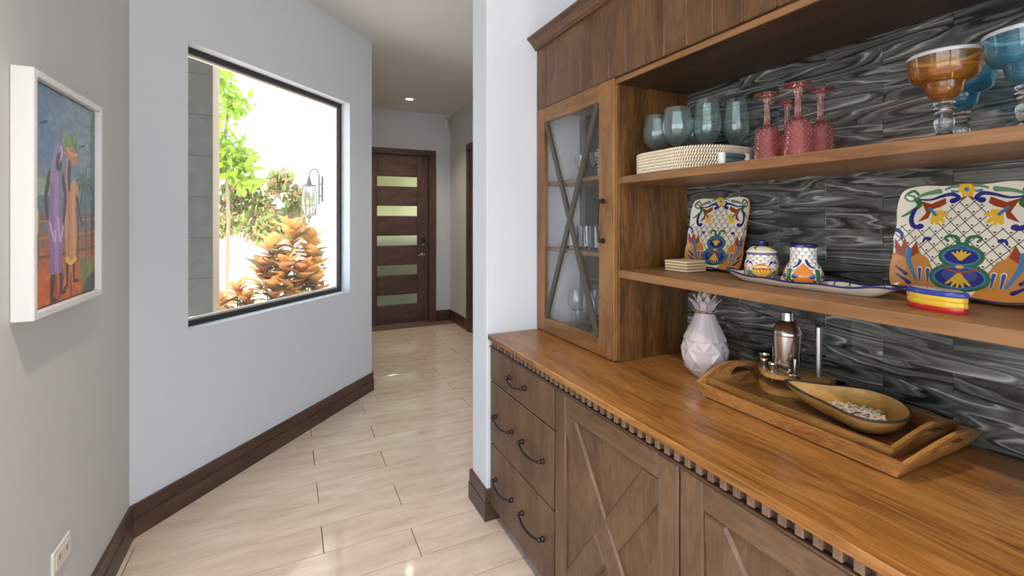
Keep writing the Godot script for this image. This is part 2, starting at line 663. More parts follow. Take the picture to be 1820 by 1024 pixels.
func build_room() -> void:
	# floor: a screed slab with grout tone, and the planks that the photograph shows on it
	var outline := PackedVector2Array([Vector2(XL, -1.2), Vector2(XL, WA.y), Vector2(WB.x, WB.y), Vector2(WB.x, ZB), Vector2(2.18, ZB), Vector2(2.18, ZS - 0.196), Vector2(XS, ZS - 0.196), Vector2(XS, ZS), Vector2(1.02, ZS), Vector2(1.02, -1.2)])
	var whole := PackedVector2Array([Vector2(4.2, 4.2), Vector2(-4.6, 4.2), Vector2(-4.6, -1.2), Vector2(XL - 0.1, -1.2), Vector2(XL - 0.1, WA.y), Vector2(WB.x - 0.1, WB.y), Vector2(WB.x - 0.1, ZB - 0.1), Vector2(2.28, ZB - 0.1), Vector2(2.28, ZS - 0.1), Vector2(XT + 0.1, ZS - 0.1), Vector2(XT + 0.1, 0.3), Vector2(4.2, 0.3)])
	var fl := struct("floor", geo(0, false).prism(whole, Vector3.RIGHT, Vector3(0, 0, 1), 0.004, 0.12), M.grout, "polished cream wood-look porcelain plank floor", "floor")
	for z_row in range(0, 24):
		var z1 := -1.6185 - 0.2065 * (z_row - 1)
		var z0 := z1 - 0.2065
		var k := z_row - 3
		var start := 0.535 if posmod(k, 2) == 0 else 0.143
		for q in range(-2, 4):
			var a := start + 1.17 * q
			var rect := PackedVector2Array([Vector2(a + 0.002, z0 + 0.002), Vector2(a + 1.168, z0 + 0.002), Vector2(a + 1.168, z1 - 0.002), Vector2(a + 0.002, z1 - 0.002)])
			for piece in Geometry2D.intersect_polygons(rect, outline):
				if piece.size() < 3: continue
				var g := geo(0)
				g.prism(swap(piece), Vector3(0, 0, 1), Vector3.RIGHT, -0.005, 0.0, 0.001)
				put("plank", g, M.plank, fl)
	var g2 := geo(0)
	g2.prism(swap(PackedVector2Array([Vector2(-4.55, 4.2), Vector2(-4.55, -1.2), Vector2(1.02, -1.2), Vector2(1.02, 0.32), Vector2(4.15, 0.32), Vector2(4.15, 4.2)])), Vector3(0, 0, 1), Vector3.RIGHT, -0.005, 0.0, 0.001)
	put("plank_field", g2, M.plank, fl)
	# ceiling with its slab
	var over := PackedVector2Array([Vector2(4.4, 4.4), Vector2(-4.8, 4.4), Vector2(-4.8, -1.5), Vector2(XL - 0.2, -1.5), Vector2(XL - 0.2, WA.y - 0.05), Vector2(WB.x - 0.2, WB.y - 0.05), Vector2(WB.x - 0.2, ZB - 0.2), Vector2(2.38, ZB - 0.2), Vector2(2.38, ZS - 0.1), Vector2(XT + 0.2, ZS - 0.1), Vector2(XT + 0.2, 0.1), Vector2(4.4, 0.1)])
	struct("ceiling", wall_geo().prism(swap(over), Vector3(0, 0, 1), Vector3.RIGHT, H, H + 0.2), M.ceiling, "flat painted ceiling", "ceiling")
	# walls
	struct("wall_left", wall_geo().box(V(XL - 0.2, -0.1, WA.y), V(XL, H + 0.02, -1.2), 0.004), M.wall_warm, "plain grey painted wall carrying the framed painting", "wall")
	struct("wall_left_return", wall_geo().box(V(-4.8, -0.1, -1.4), V(XL - 0.2, H + 0.02, -1.2)), M.wall_warm, "grey wall of the living area", "wall")
	struct("wall_living", wall_geo().box(V(-4.8, -0.1, -1.2), V(-4.6, H + 0.02, -0.7)).box(V(-4.8, 2.65, -0.7), V(-4.6, H + 0.02, 4.4)).box(V(-4.8, -0.1, 4.0), V(-4.6, 2.65, 4.4)), M.wall_warm, "grey side wall of the living area with an opening added to let in light", "wall")  # unseen opening added here to light the cabinet fronts
	struct("roof_sun_block", wall_geo().box(V(-7.4, H + 0.02, -1.4), V(-4.8, H + 0.2, 4.4)), M.outside_white, "unseen roof added to keep sun out of the side opening", "roof")  # unseen roof added to block the sun at the side opening
	var gw := wall_geo()
	gw.box(V(-4.6, 2.75, 4.2), V(4.2, H + 0.02, 4.4)).box(V(-4.6, -0.1, 4.2), V(-4.3, 2.75, 4.4)).box(V(3.95, -0.1, 4.2), V(4.2, 2.75, 4.4))
	struct("wall_rear", gw, M.wall, "wall round the wide terrace opening", "wall")
	struct("wall_kitchen", wall_geo().box(V(XT + 0.2, -0.1, 0.1), V(4.4, H + 0.02, 0.3)).box(V(4.2, -0.1, 0.3), V(4.4, H + 0.02, 0.9)).box(V(4.2, 2.6, 0.9), V(4.4, H + 0.02, 4.4)).box(V(4.2, -0.1, 3.9), V(4.4, 2.6, 4.4)), M.wall, "wall with a side opening added to let in light", "wall")  # unseen side opening added to throw light on the left wall
	var sd := thing("window_2", "dark posts of the wide terrace opening behind the viewer", "window")
	tag(sd, "", "", "", "structure")
	for x in [-2.3, -0.2, 1.9]: put("post", wall_geo().box(V(x - 0.035, 0, 4.25), V(x + 0.035, 2.75, 4.33), 0.003), M.black, sd)
	var d := Vector3(WB.x - WA.x, 0, WB.y - WA.y).normalized()
	var gd := wall_geo()
	gd.xf = Transform3D(Basis(d, Vector3.UP, d.cross(Vector3.UP)), Vector3(WA.x, 0, WA.y))
	var e := -0.1
	# local x along the wall, local z into the room; the reveal stops at the window frame
	gd.box(V(e, -0.1, -0.2), V(0.288, H + 0.02, 0)).box(V(1.671, -0.1, -0.2), V(1.982, H + 0.02, 0))
	gd.box(V(0.288, -0.1, -0.2), V(1.671, 0.912, 0), 0.0).box(V(0.288, 2.445, -0.2), V(1.671, H + 0.02, 0), 0.0)
	struct("wall_window", gd, M.wall, "pale angled wall around the fixed garden window", "wall")
	build_window(gd.xf)
	var gc := wall_geo().box(V(WB.x - 0.2, -0.1, -9.2), V(WB.x - 0.003, H + 0.02, WB.y - 0.01))
	struct("wall_entry_side", gc, M.outside_white, "white plastered wall carrying the lantern outside", "wall")
	var gb := wall_geo()
	gb.box(V(WB.x - 0.01, 2.44, ZB - 0.2), V(2.2, H + 0.02, ZB)).box(V(WB.x - 0.01, -0.1, ZB - 0.2), V(0.93, 2.44, ZB)).box(V(1.875, -0.1, ZB - 0.2), V(2.2, 2.44, ZB))
	struct("wall_entry", gb, M.wall, "pale wall around the front door", "wall")
	struct("wall_right", wall_geo().box(V(2.18, -0.1, ZB - 0.2), V(2.38, H + 0.02, ZS)), M.wall_warm, "grey side wall of the entry hall", "wall")
	struct("wall_stub", wall_geo().box(V(XS, -0.1, ZS - 0.196), V(2.18, H + 0.02, ZS), 0.003), M.white_wall, "white wall end standing beside the wooden hutch", "wall")
	build_tiles()
	# skirting boards: a tall plank with a groove and a thinner upper board
	var pr := [Vector2(0, 0), Vector2(0, 0.153), Vector2(0.012, 0.153), Vector2(0.014, 0.151), Vector2(0.014, 0.094), Vector2(0.0115, 0.092), Vector2(0.0115, 0.089), Vector2(0.018, 0.087), Vector2(0.018, 0)]
	struct("baseboard_left", geo(0).sweep([WB + Vector2(0, -1.2), WB, WA, Vector2(XL, -1.2)], pr), M.skirt, "dark wood baseboard along the left and angled walls", "baseboard")
	struct("baseboard_stub", geo(0).sweep([Vector2(1.0, ZS), Vector2(XS, ZS), Vector2(XS, ZS - 0.196), Vector2(2.17, ZS - 0.196)], pr), M.skirt, "dark wood baseboard wrapping the white wall end", "baseboard")
	struct("baseboard_entry", geo(0).sweep([Vector2(2.18, -5.88), Vector2(2.18, ZB), Vector2(1.957, ZB)], pr), M.skirt, "dark wood baseboard in the entry hall corner", "baseboard")
	build_entry_door()
	build_fittings()

func swap(p: PackedVector2Array) -> PackedVector2Array:
	var r := PackedVector2Array()
	for q in p: r.append(Vector2(q.y, q.x))
	return r

func build_window(xf: Transform3D) -> void:
	var w := thing("window_1", "fixed black-framed window looking onto the sunny garden", "window")
	tag(w, "", "", "", "structure")
	var L := 0.288
	var R := 1.671
	var B := 0.912
	var T := 2.445
	# black outer frame, then a slim pale bead that holds the glass
	for k in [[L, B, R, B + 0.03], [L, T - 0.03, R, T], [L, B + 0.03, L + 0.03, T - 0.03], [R - 0.03, B + 0.03, R, T - 0.03]]:
		var g := wall_geo()
		g.xf = xf
		g.box(V(k[0], k[1], -0.125), V(k[2], k[3], -0.08), 0.002)
		put("frame", g, M.black, w)
	for k in [[L + 0.03, B + 0.03, R - 0.03, B + 0.042], [L + 0.03, T - 0.042, R - 0.03, T - 0.03], [L + 0.03, B + 0.042, L + 0.042, T - 0.042], [R - 0.042, B + 0.042, R - 0.03, T - 0.042]]:
		var g := wall_geo()
		g.xf = xf
		g.box(V(k[0], k[1], -0.122), V(k[2], k[3], -0.098), 0.001)
		put("bead", g, M.ivory, w)
	var p := wall_geo()
	p.xf = xf
	p.quad(V(L + 0.03, B + 0.03, -0.112), V(R - 0.03, B + 0.03, -0.112), V(R - 0.03, T - 0.03, -0.112), V(L + 0.03, T - 0.03, -0.112))
	put("pane", p, M.pane, w)

func build_tiles() -> void:
	var wl := struct("wall_alcove", wall_geo().box(V(XT, -0.1, ZS - 0.1), V(XT + 0.2, H + 0.02, 0.3)), M.white_wall, "back wall of the hutch clad in marbled grey glass tiles", "wall")
	put("grout_bed", wall_geo().box(V(XT - 0.0045, 0.88, -1.5), V(XT + 0.002, 2.11, 0.16)), M.grey_grout, wl)
	for k in range(-3, 20):
		var y0 := 1.043 + 0.0535 * k
		var st := -0.59 if posmod(k, 2) == 0 else -0.75
		for q in range(-3, 3):
			var z1 := st + 0.32 * q
			var z0 := z1 - 0.318
			if z1 < -1.5 or z0 > -0.1: continue
			z0 = maxf(z0, -1.5)
			var g := Geo.new()
			g.grain = 2
			g.off = Vector2(rng.randf() * 0.9, rng.randf() * 3.0)
			g.box(V(XT - 0.008, y0 + 0.0003, z0 - 0.0012), V(XT + 0.002, y0 + 0.0532, z1), 0.0005)
			put("tile", g, M.tile, wl)

func build_entry_door() -> void:
	var d := thing("door_1", "dark wood front door with five frosted glass strips", "door")
	tag(d, "", "", "", "structure")
	var x0 := 0.955
	var x1 := 1.848
	var z := ZB - 0.02
	var gp := [0.353, 0.776, 1.197, 1.622, 2.042]
	for k in [[x0, 1.118], [1.69, x1]]:
		put("stile", geo(1).box(V(k[0], 0.006, z - 0.045), V(k[1], 2.425, z), 0.004), M.entry, d)
	var lo := 0.006
	for i in 6:
		var hi: float = 2.425 if i == 5 else gp[i] - 0.077
		put("rail", geo(0).box(V(1.12, lo, z - 0.043), V(1.688, hi, z - 0.002), 0.005), M.entry, d)
		if i < 5:
			lo = gp[i] + 0.077
			put("glass_strip", geo().box(V(1.12, gp[i] - 0.076, z - 0.028), V(1.688, gp[i] + 0.076, z - 0.018)), M.frosted, d)
			for s in [-1, 1]:
				put("bead", geo(0).box(V(1.12, gp[i] + s * 0.0735 - 0.003, z - 0.02), V(1.688, gp[i] + s * 0.0735 + 0.003, z - 0.006)), M.skirt, d)
	# casing
	put("casing", geo(1).box(V(1.858, 0, ZB - 0.02), V(1.957, 2.43, ZB + 0.02), 0.003), M.entry, d)
	put("casing", geo(1).box(V(0.84, 0, ZB - 0.02), V(0.943, 2.43, ZB + 0.02), 0.003), M.entry, d)
	put("casing", geo(0).box(V(0.84, 2.431, ZB - 0.02), V(1.957, 2.508, ZB + 0.02), 0.003), M.entry, d)
	put("jamb", geo(1).box(V(1.85, 0, ZB - 0.15), V(1.877, 2.44, ZB - 0.02)).box(V(0.928, 0, ZB - 0.15), V(0.953, 2.44, ZB - 0.02)).box(V(0.953, 2.427, ZB - 0.15), V(1.85, 2.442, ZB - 0.02)), M.skirt, d)
	var lk := put("keypad_lock", geo().box(V(1.742, 1.1, z), V(1.8, 1.228, z + 0.022), 0.006), M.black, d)
	put("lock_face", geo().box(V(1.75, 1.11, z + 0.021), V(1.792, 1.15, z + 0.025), 0.002), M.steel, lk)
	var hd := Geo.new()
	hd.xf = Transform3D(Basis(Vector3.RIGHT, PI / 2), V(1.772, 0.985, z))
	hd.lathe([[0, 0], [0.03, 0], [0.03, 0.006], [0.012, 0.012], [0.012, 0.045], [0.0, 0.047]], 20)
	hd.xf = Transform3D()
	hd.tube([V(1.775, 0.985, z + 0.045), V(1.75, 0.986, z + 0.05), V(1.71, 0.984, z + 0.05), V(1.68, 0.98, z + 0.048)], [0.011, 0.011, 0.009, 0.008], 10)
	put("lever_handle", hd, M.steel, d)
	# side door: only its casing edge shows past the white wall end
	var s := thing("door_2", "dark wood side door casing at the white wall end", "door")
	tag(s, "", "", "", "structure")
	put("casing", geo(1).box(V(2.15, 0, -5.875), V(2.185, 2.43, -5.775), 0.003), M.entry, s)
	put("casing", geo(1).box(V(2.15, 0, -4.84), V(2.185, 2.43, -4.74), 0.003), M.entry, s)
	put("casing", geo(2).box(V(2.15, 2.431, -5.875), V(2.185, 2.51, -4.74), 0.003), M.entry, s)
	put("leaf", geo(1).box(V(2.165, 0.006, -5.77), V(2.185, 2.425, -4.845), 0.003), M.entry, s)

func build_fittings() -> void:
	# light switch by the front door
	var sw := thing("light_switch", "small white light switch plate beside the front door", "switch", V(2.057, 1.232, ZB))
	put("plate", geo().box(V(-0.043, -0.06, 0), V(0.043, 0.06, 0.008), 0.003), M.plastic, sw)
	put("rocker", geo().box(V(-0.017, -0.034, 0.006), V(0.017, 0.034, 0.012), 0.003), M.plastic, sw)
	# outlet low on the left wall
	var ou := thing("wall_outlet", "ivory wall outlet plate low on the grey wall under the painting", "outlet", V(XL, 0.412, -1.995))
	put("plate", geo().box(V(0, -0.038, -0.066), V(0.009, 0.038, 0.066), 0.003), M.plastic, ou)
	put("socket_insert", geo().box(V(0.006, -0.023, -0.05), V(0.0105, 0.023, 0.05), 0.002), M.ivory, ou)
	for s in [-1, 1]:
		put("slot", geo().box(V(0.0095, -0.002, s * 0.026 - 0.006), V(0.0112, 0.001, s * 0.026 + 0.005)).box(V(0.0095, 0.007, s * 0.026 - 0.006), V(0.0112, 0.01, s * 0.026 + 0.005)), M.dark_gap, ou)
	# motion detector in the entry corner
	var mo := thing("motion_detector", "white motion detector up in the corner of the entry hall", "detector", V(2.11, 2.93, ZB + 0.045))
	mo.rotation.y = -PI / 4
	var gm := geo()
	gm.skin([ring_box(0.028, 0.02, -0.06, 0.008), ring_box(0.034, 0.026, -0.045, 0.01), ring_box(0.034, 0.026, 0.03, 0.01), ring_box(0.028, 0.02, 0.045, 0.008)], null, true, false, true, true)
	put("housing", gm, M.plastic, mo)
	put("lens", geo().box(V(-0.022, -0.035, 0.022), V(0.022, 0.005, 0.031), 0.004), M.white, mo)
	put("bracket", geo().tube([V(0, 0.04, -0.005), V(0, 0.07, -0.012), V(0, 0.07, -0.05)], 0.012, 10), M.plastic, mo)
	downlight("small round recessed downlight glowing in the entry hall ceiling", V(1.406, H, -5.955), 0.4)
	for k in [[V(1.5, H, -3.5), "unseen downlight added to the entry hall ceiling behind the white wall end"], [V(-0.1, H, -0.75), "recessed downlight in the hall ceiling above the viewer"], [V(-0.1, H, 0.9), "recessed downlight in the living area ceiling, the one behind the viewer"], [V(1.9, H, 1.6), "recessed downlight in the kitchen ceiling past the end of the hutch"]]:  # the first is an unseen lamp added to brighten the entry hall
		downlight(k[1], k[0], 0.3 if k[0].z < -2 else 1.0)
	build_painting()

func downlight(label: String, at: Vector3, energy: float) -> void:
	var dl := thing("downlight", label, "downlight", at, 0.0, "recessed downlights")
	put("trim_ring", geo().lathe([[0.043, 0.0], [0.05, -0.006], [0.06, -0.004], [0.062, 0.0]].map(func(p): return [p[0], p[1]]), 32), M.white, dl)
	var gl := Geo.new().lathe([[0.0, -0.002], [0.045, -0.002], [0.045, 0.0], [0, 0]], 28)
	put("lamp", gl, M.lamp, dl)
	var sp := SpotLight3D.new()
	sp.name = "downlight_beam"
	sp.position = V(0, -0.01, 0)
	sp.rotation.x = -PI / 2
	sp.spot_angle = 55
	sp.light_energy = energy
	sp.light_color = Color(1.0, 0.94, 0.87)
	sp.light_size = 0.045
	sp.spot_range = 8
	sp.spot_attenuation = 2
	sp.shadow_enabled = true
	dl.add_child(sp)

func build_painting() -> void:
	# framed painting
	var pt := thing("framed_painting", "white box-framed folk painting of two women walking past a fence and palm", "painting", V(XL, 1.5685, -1.952))
	var hz := 0.258
	var hy := 0.346
	for k in [[-hz, -hy, -hz + 0.021, hy], [hz - 0.021, -hy, hz, hy], [-hz + 0.021, -hy, hz - 0.021, -hy + 0.021], [-hz + 0.021, hy - 0.021, hz - 0.021, hy]]:
		put("frame", geo().box(V(0.001, k[1], k[0]), V(0.05, k[3], k[2]), 0.0025), M.frame_white, pt)
	put("backing", geo().box(V(0.001, -hy + 0.02, -hz + 0.02), V(0.012, hy - 0.02, hz - 0.02)), M.dark_gap, pt)
	var cv := Geo.new()
	var a := hz - 0.0245
	var b := hy - 0.0245
	cv.box(V(0.011, -b, -a), V(0.034, b, a), 0.002)
	for i in cv.t.size(): cv.t[i] = Vector2(0.5 - cv.v[i].z / (2 * a), 0.5 - cv.v[i].y / (2 * b))
	put("canvas", cv, print_mat(paint_folk(), 0.5), pt)

func ring_box(hx: float, hz: float, y: float, r: float, at := Vector3.ZERO, steps := 5) -> PackedVector3Array:
	var out := PackedVector3Array()
	for c in [[1, 1], [-1, 1], [-1, -1], [1, -1]]:
		for i in steps:
			var q := PI / 2 * i / (steps - 1)
			var base := 0.0 if c == [1, 1] else PI / 2 if c == [-1, 1] else PI if c == [-1, -1] else PI * 1.5
			out.append(at + V(c[0] * (hx - r) + cos(base + q) * r, y, c[1] * (hz - r) + sin(base + q) * r))
	out.reverse()
	return out

func paint_folk() -> ImageTexture:
	var p := Paint.new(384, 528, c8(70, 104, 140))
	var nz := noise_bytes(0.02, 4, 77, 20.0)
	for y in p.h:
		for x in p.w:
			var v := float(y) / p.h
			var u := float(x) / p.w
			var c: Color
			if v < 0.42:
				c = c8(96, 128, 154).lerp(c8(84, 112, 168), clampf(v * 2.4, 0, 1)).lerp(c8(142, 158, 156), clampf(u * 0.9 - 0.1, 0, 1))
				c = c.lerp(c8(196, 150, 112), clampf((v - 0.3) * 6.0, 0, 0.75) * clampf(0.55 - u, 0, 1) * 1.6)
			elif v < 0.5: c = c8(150, 170, 140).lerp(c8(86, 132, 138), clampf(u * 1.5, 0, 1))
			elif v < 0.66: c = c8(92, 112, 124).lerp(c8(112, 106, 112), clampf((v - 0.5) * 6, 0, 1))
			else: c = c8(132, 96, 78).lerp(c8(206, 104, 40), clampf((v - 0.66) * 4.5, 0, 1))
			var k := (nz[(y * 2 % TS) * TS + (x % TS)] / 255.0 - 0.5) * 0.16
			p.im.set_pixel(x, y, Color(clampf(c.r + k, 0, 1), clampf(c.g + k, 0, 1), clampf(c.b + k, 0, 1)))
	var bark := c8(92, 62, 40)
	for yy in [0.615, 0.69, 0.775]: p.line([[0.0, yy + 0.0], [0.5, yy - 0.003], [1.0, yy - 0.015]], 0.014, 0.014, c8(172, 128, 74) if yy < 0.7 else bark)
	for xx in [0.08, 0.68, 0.82, 0.94]: p.line([[xx, 0.585], [xx + 0.005, 0.82]], 0.03, 0.016, bark)
	p.line([[0.075, 0.575], [0.08, 0.66]], 0.045, 0.03, c8(222, 158, 50))
	# palm
	for f in [[0.6, 0.43], [0.64, 0.5], [0.7, 0.58], [0.82, 0.6], [0.93, 0.56], [0.99, 0.49], [0.98, 0.42], [0.86, 0.3], [0.74, 0.33], [0.65, 0.38]]:
		p.line([[0.8, 0.415], [(0.8 + f[0]) / 2, (0.415 + f[1]) / 2 - 0.03], f], 0.045, 0.006, c8(48, 82, 70) if f[1] > 0.45 else c8(66, 104, 74))
	# bush
	for i in 46: p.line([[0.86, 0.99], [0.72 + 0.006 * i, 0.9 - 0.1 * sin(i * 0.5)], [0.7 + 0.0068 * i, 0.8 + 0.11 * absf(sin(i * 1.7))]], 0.03, 0.008, c8(104, 118, 66) if i % 3 else c8(148, 146, 84))
	p.poly([[0.74, 1], [0.82, 0.93], [1, 0.9], [1, 1]], c8(74, 84, 78))
	# shadows of the walkers on the path, painted by the artist
	for q in [[0.25, 0.3], [0.33, 0.36], [0.44, 0.4], [0.55, 0.6]]: p.line([[q[0], 0.885], [q[1] - 0.04, 0.99]], 0.03, 0.04, c8(150, 66, 44))
	var skin := c8(56, 40, 36)
	# right walker: orange dress, basket of greens on the head
	p.line([[0.5, 0.8], [0.5, 0.93]], 0.05, 0.03, skin)
	p.line([[0.6, 0.8], [0.61, 0.92]], 0.045, 0.028, skin)
	p.line([[0.61, 0.92], [0.68, 0.925]], 0.03, 0.02, skin)
	p.line([[0.5, 0.93], [0.45, 0.95]], 0.03, 0.02, skin)
	p.poly([[0.46, 0.44], [0.53, 0.43], [0.62, 0.4], [0.68, 0.43], [0.69, 0.5], [0.63, 0.55], [0.66, 0.64], [0.64, 0.82], [0.48, 0.815], [0.46, 0.62]], c8(204, 142, 100))
	p.line([[0.6, 0.43], [0.6, 0.6], [0.62, 0.8]], 0.05, 0.04, c8(226, 158, 74))
	p.line([[0.52, 0.46], [0.53, 0.62], [0.52, 0.78]], 0.03, 0.03, c8(178, 118, 92))
	p.line([[0.49, 0.805], [0.56, 0.825], [0.64, 0.81]], 0.04, 0.03, c8(234, 190, 66))
	p.line([[0.66, 0.5], [0.7, 0.57], [0.76, 0.635]], 0.05, 0.02, skin)
	p.line([[0.525, 0.33], [0.53, 0.46]], 0.07, 0.03, skin)
	p.line([[0.5, 0.3], [0.485, 0.42]], 0.03, 0.02, c8(206, 140, 112))
	p.ell(0.565, 0.275, 0.13, 0.055, c8(190, 124, 84), 0.35)
	p.line([[0.44, 0.22], [0.56, 0.275], [0.66, 0.27]], 0.03, 0.02, c8(226, 158, 120))
	for i in 24: p.ell(0.46 + 0.19 * fmod(i * 0.377, 1.0), 0.19 + 0.045 * fmod(i * 0.618, 1.0), 0.032, 0.03, c8(96, 128, 58) if i % 2 else c8(126, 154, 70))
	# left walker: lilac dress and veil
	p.line([[0.29, 0.85], [0.27, 0.985]], 0.07, 0.035, skin)
	p.line([[0.4, 0.85], [0.41, 0.96]], 0.06, 0.032, skin)
	p.line([[0.27, 0.985], [0.33, 0.985]], 0.03, 0.025, skin)
	p.line([[0.41, 0.96], [0.47, 0.962]], 0.03, 0.025, skin)
	p.line([[0.24, 0.4], [0.19, 0.5], [0.21, 0.6]], 0.055, 0.03, skin)
	p.line([[0.43, 0.41], [0.47, 0.5], [0.44, 0.62]], 0.055, 0.03, skin)
	p.poly([[0.26, 0.39], [0.31, 0.37], [0.38, 0.38], [0.42, 0.4], [0.42, 0.5], [0.41, 0.58], [0.45, 0.65], [0.42, 0.75], [0.42, 0.865], [0.24, 0.865], [0.25, 0.74], [0.21, 0.64], [0.25, 0.55], [0.24, 0.48]], c8(140, 104, 160))
	p.line([[0.34, 0.4], [0.33, 0.55], [0.34, 0.84]], 0.06, 0.06, c8(164, 130, 184))
	p.line([[0.24, 0.62], [0.31, 0.71], [0.32, 0.66]], 0.02, 0.02, c8(206, 180, 216))
	p.line([[0.36, 0.6], [0.39, 0.71], [0.43, 0.64]], 0.02, 0.02, c8(206, 180, 216))
	p.ell(0.37, 0.33, 0.045, 0.06, skin)
	p.line([[0.27, 0.42], [0.3, 0.33], [0.35, 0.265], [0.41, 0.27], [0.41, 0.31]], 0.06, 0.04, c8(158, 128, 176))
	p.line([[0.4, 0.25], [0.42, 0.28], [0.38, 0.33]], 0.015, 0.01, c8(222, 200, 226))
	for b in [[0.1, 0.17], [0.69, 0.22]]: p.line([[b[0], b[1] + 0.01], [b[0] + 0.05, b[1]], [b[0] + 0.1, b[1] - 0.012]], 0.008, 0.018, c8(30, 34, 40))
	return p.tex()

const XF := 0.908
const XU := 1.175
const ZE := 0.16

# drop pull of dark bronze: two round feet and a bowed bar; length along z or y
func pull(parent: Node, at: Vector3, half: float, upright: bool) -> void:
	var g := Geo.new()
	var dirv := Vector3.UP if upright else Vector3(0, 0, 1)
	var sag := Vector3.ZERO if upright else V(0, -0.012, 0)
	for s in [-1, 1]:
		g.xf = Transform3D(Basis(Vector3(0, 0, 1), PI / 2), at + dirv * half * s)
		g.lathe([[0, 0], [0.0105, 0], [0.0115, 0.004], [0.009, 0.01], [0.007, 0.016], [0.009, 0.021], [0.007, 0.026], [0, 0.027]], 14)
	g.xf = Transform3D()
	var path := []
	var rad := []
	for i in 15:
		var q := i / 7.0 - 1.0
		path.append(at + dirv * half * q + V(-0.022 - 0.011 * (1 - q * q), 0, 0) + sag * (1 - q * q))
		rad.append(0.0042 + 0.0012 * (1 - q * q))
	g.tube(path, rad, 10)
	put("pull_handle", g, M.bronze, parent)

func build_base() -> void:
	# drawer cabinet
	var dc := thing("drawer_cabinet", "brown wood cabinet with three drawers beside the white wall end", "cabinet")
	put("body", geo(1).box(V(XF + 0.022, 0.078, ZS + 0.004), V(XT - 0.012, 0.9, -1.514), 0.002), M.base, dc)
	put("toe_kick", geo(2).box(V(XF + 0.11, 0, ZS + 0.004), V(XF + 0.13, 0.08, -1.514)), M.skirt, dc)
	var ys := [[0.078, 0.386], [0.391, 0.694], [0.699, 0.86]]
	for i in 3:
		var dr := put("drawer", geo(1).box(V(XF, ys[i][0], -2.128), V(XF + 0.021, ys[i][1], -1.516), 0.0022), M.base, dc)
		if i == 2: pull(dr, V(XF, 0.781, -1.823), 0.074, false)
		else:
			for zz in [-1.966, -1.684]: pull(dr, V(XF, 0.236 if i == 0 else 0.543, zz), 0.09, false)
	# two-door cabinet with crossed fronts
	var cc := thing("door_cabinet", "brown wood cabinet with crossed farmhouse doors under the worktop", "cabinet")
	put("body", geo(1).box(V(XF + 0.022, 0.078, -1.512), V(XT - 0.012, 0.9, ZE), 0.002), M.base, cc)
	put("toe_kick", geo(2).box(V(XF + 0.11, 0, -1.512), V(XF + 0.13, 0.08, ZE)), M.skirt, cc)
	for k in [[-1.509, -0.893], [-0.888, -0.272], [-0.267, ZE - 0.01]]: cross_door(cc, k[0], k[1])

func cross_door(parent: Node, z0: float, z1: float) -> void:
	var y0 := 0.078
	var y1 := 0.863
	var s := 0.075
	var fx := XF
	var dn := put("door", geo(1).box(V(fx + 0.012, y0 + 0.004, z0 + 0.004), V(fx + 0.021, y1 - 0.004, z1 - 0.004)), M.base, parent)
	for k in [[z0, z0 + s], [z1 - s, z1]]: put("stile", geo(1).box(V(fx, y0, k[0]), V(fx + 0.02, y1, k[1]), 0.005), M.base, dn)
	for k in [[y0, y0 + s], [y1 - s, y1]]: put("rail", geo(2).box(V(fx, k[0], z0 + s), V(fx + 0.02, k[1], z1 - s), 0.005), M.base, dn)
	# diagonal bars cut off at the frame; polygon in (z, y), facing -x
	var za := z0 + s
	var zb := z1 - s
	var ya := y0 + s
	var yb := y1 - s
	var wz := 0.064
	var wy := 0.068
	var gp := geo(1)
	gp.prism(PackedVector2Array([Vector2(za, yb), Vector2(za, yb - wy), Vector2(zb - wz, ya), Vector2(zb, ya), Vector2(zb, ya + wy), Vector2(za + wz, yb)]), Vector3(0, 0, 1), Vector3.UP, -(fx + 0.016), -fx, 0.007)
	put("cross_bar", gp, M.base, dn)
	var mz := (za + zb) / 2
	var my := (ya + yb) / 2
	# the other bar is cut in two by the first one
	var g1 := geo(1)
	var t := 0.5 * (1.0 - wz / (zb - za))
	for q in [1, -1]:
		var f := func(a: float, b: float): return Vector2(mz + q * (a - mz), my + q * (b - my))
		var e0 := Vector2(zb, yb)
		var pa := PackedVector2Array([f.call(zb, yb), f.call(zb - wz, yb), f.call(lerpf(zb - wz, za, t), lerpf(yb, ya + wy, t)), f.call(lerpf(zb, za + wz, t), lerpf(yb - wy, ya, t)), f.call(zb, yb - wy)])
		g1.prism(pa, Vector3(0, 0, 1), Vector3.UP, -(fx + 0.016), -fx - 0.0004, 0.007)
	put("cross_bar", g1, M.base, dn)
	pull(dn, V(fx, 0.425, z1 - s * 0.5), 0.08, true)

func build_counter() -> void:
	var gt := geo(2)
	gt.box(V(0.895, 0.9008, ZS + 0.001), V(XT - 0.009, 0.925, ZE), 0.003)
	var top := put("worktop", gt, M.counter)
	tag(top, "golden brown solid wood worktop running along the hutch", "worktop")
	var dm := thing("dentil_moulding", "row of small wooden dentil blocks under the worktop edge", "moulding")
	put("backing_rail", geo(2).box(V(0.9245, 0.868, ZS + 0.003), V(0.9295, 0.9005, ZE), 0.0), M.skirt, dm)
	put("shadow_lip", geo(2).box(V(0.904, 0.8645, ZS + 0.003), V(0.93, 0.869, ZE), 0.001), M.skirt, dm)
	var variants := []
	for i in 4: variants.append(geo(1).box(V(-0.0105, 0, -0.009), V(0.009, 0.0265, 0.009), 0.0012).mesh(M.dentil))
	var z := -0.895 - 0.0355 * 34
	while z < ZE - 0.01:
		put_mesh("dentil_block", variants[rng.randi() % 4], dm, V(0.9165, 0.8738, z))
		z += 0.0355

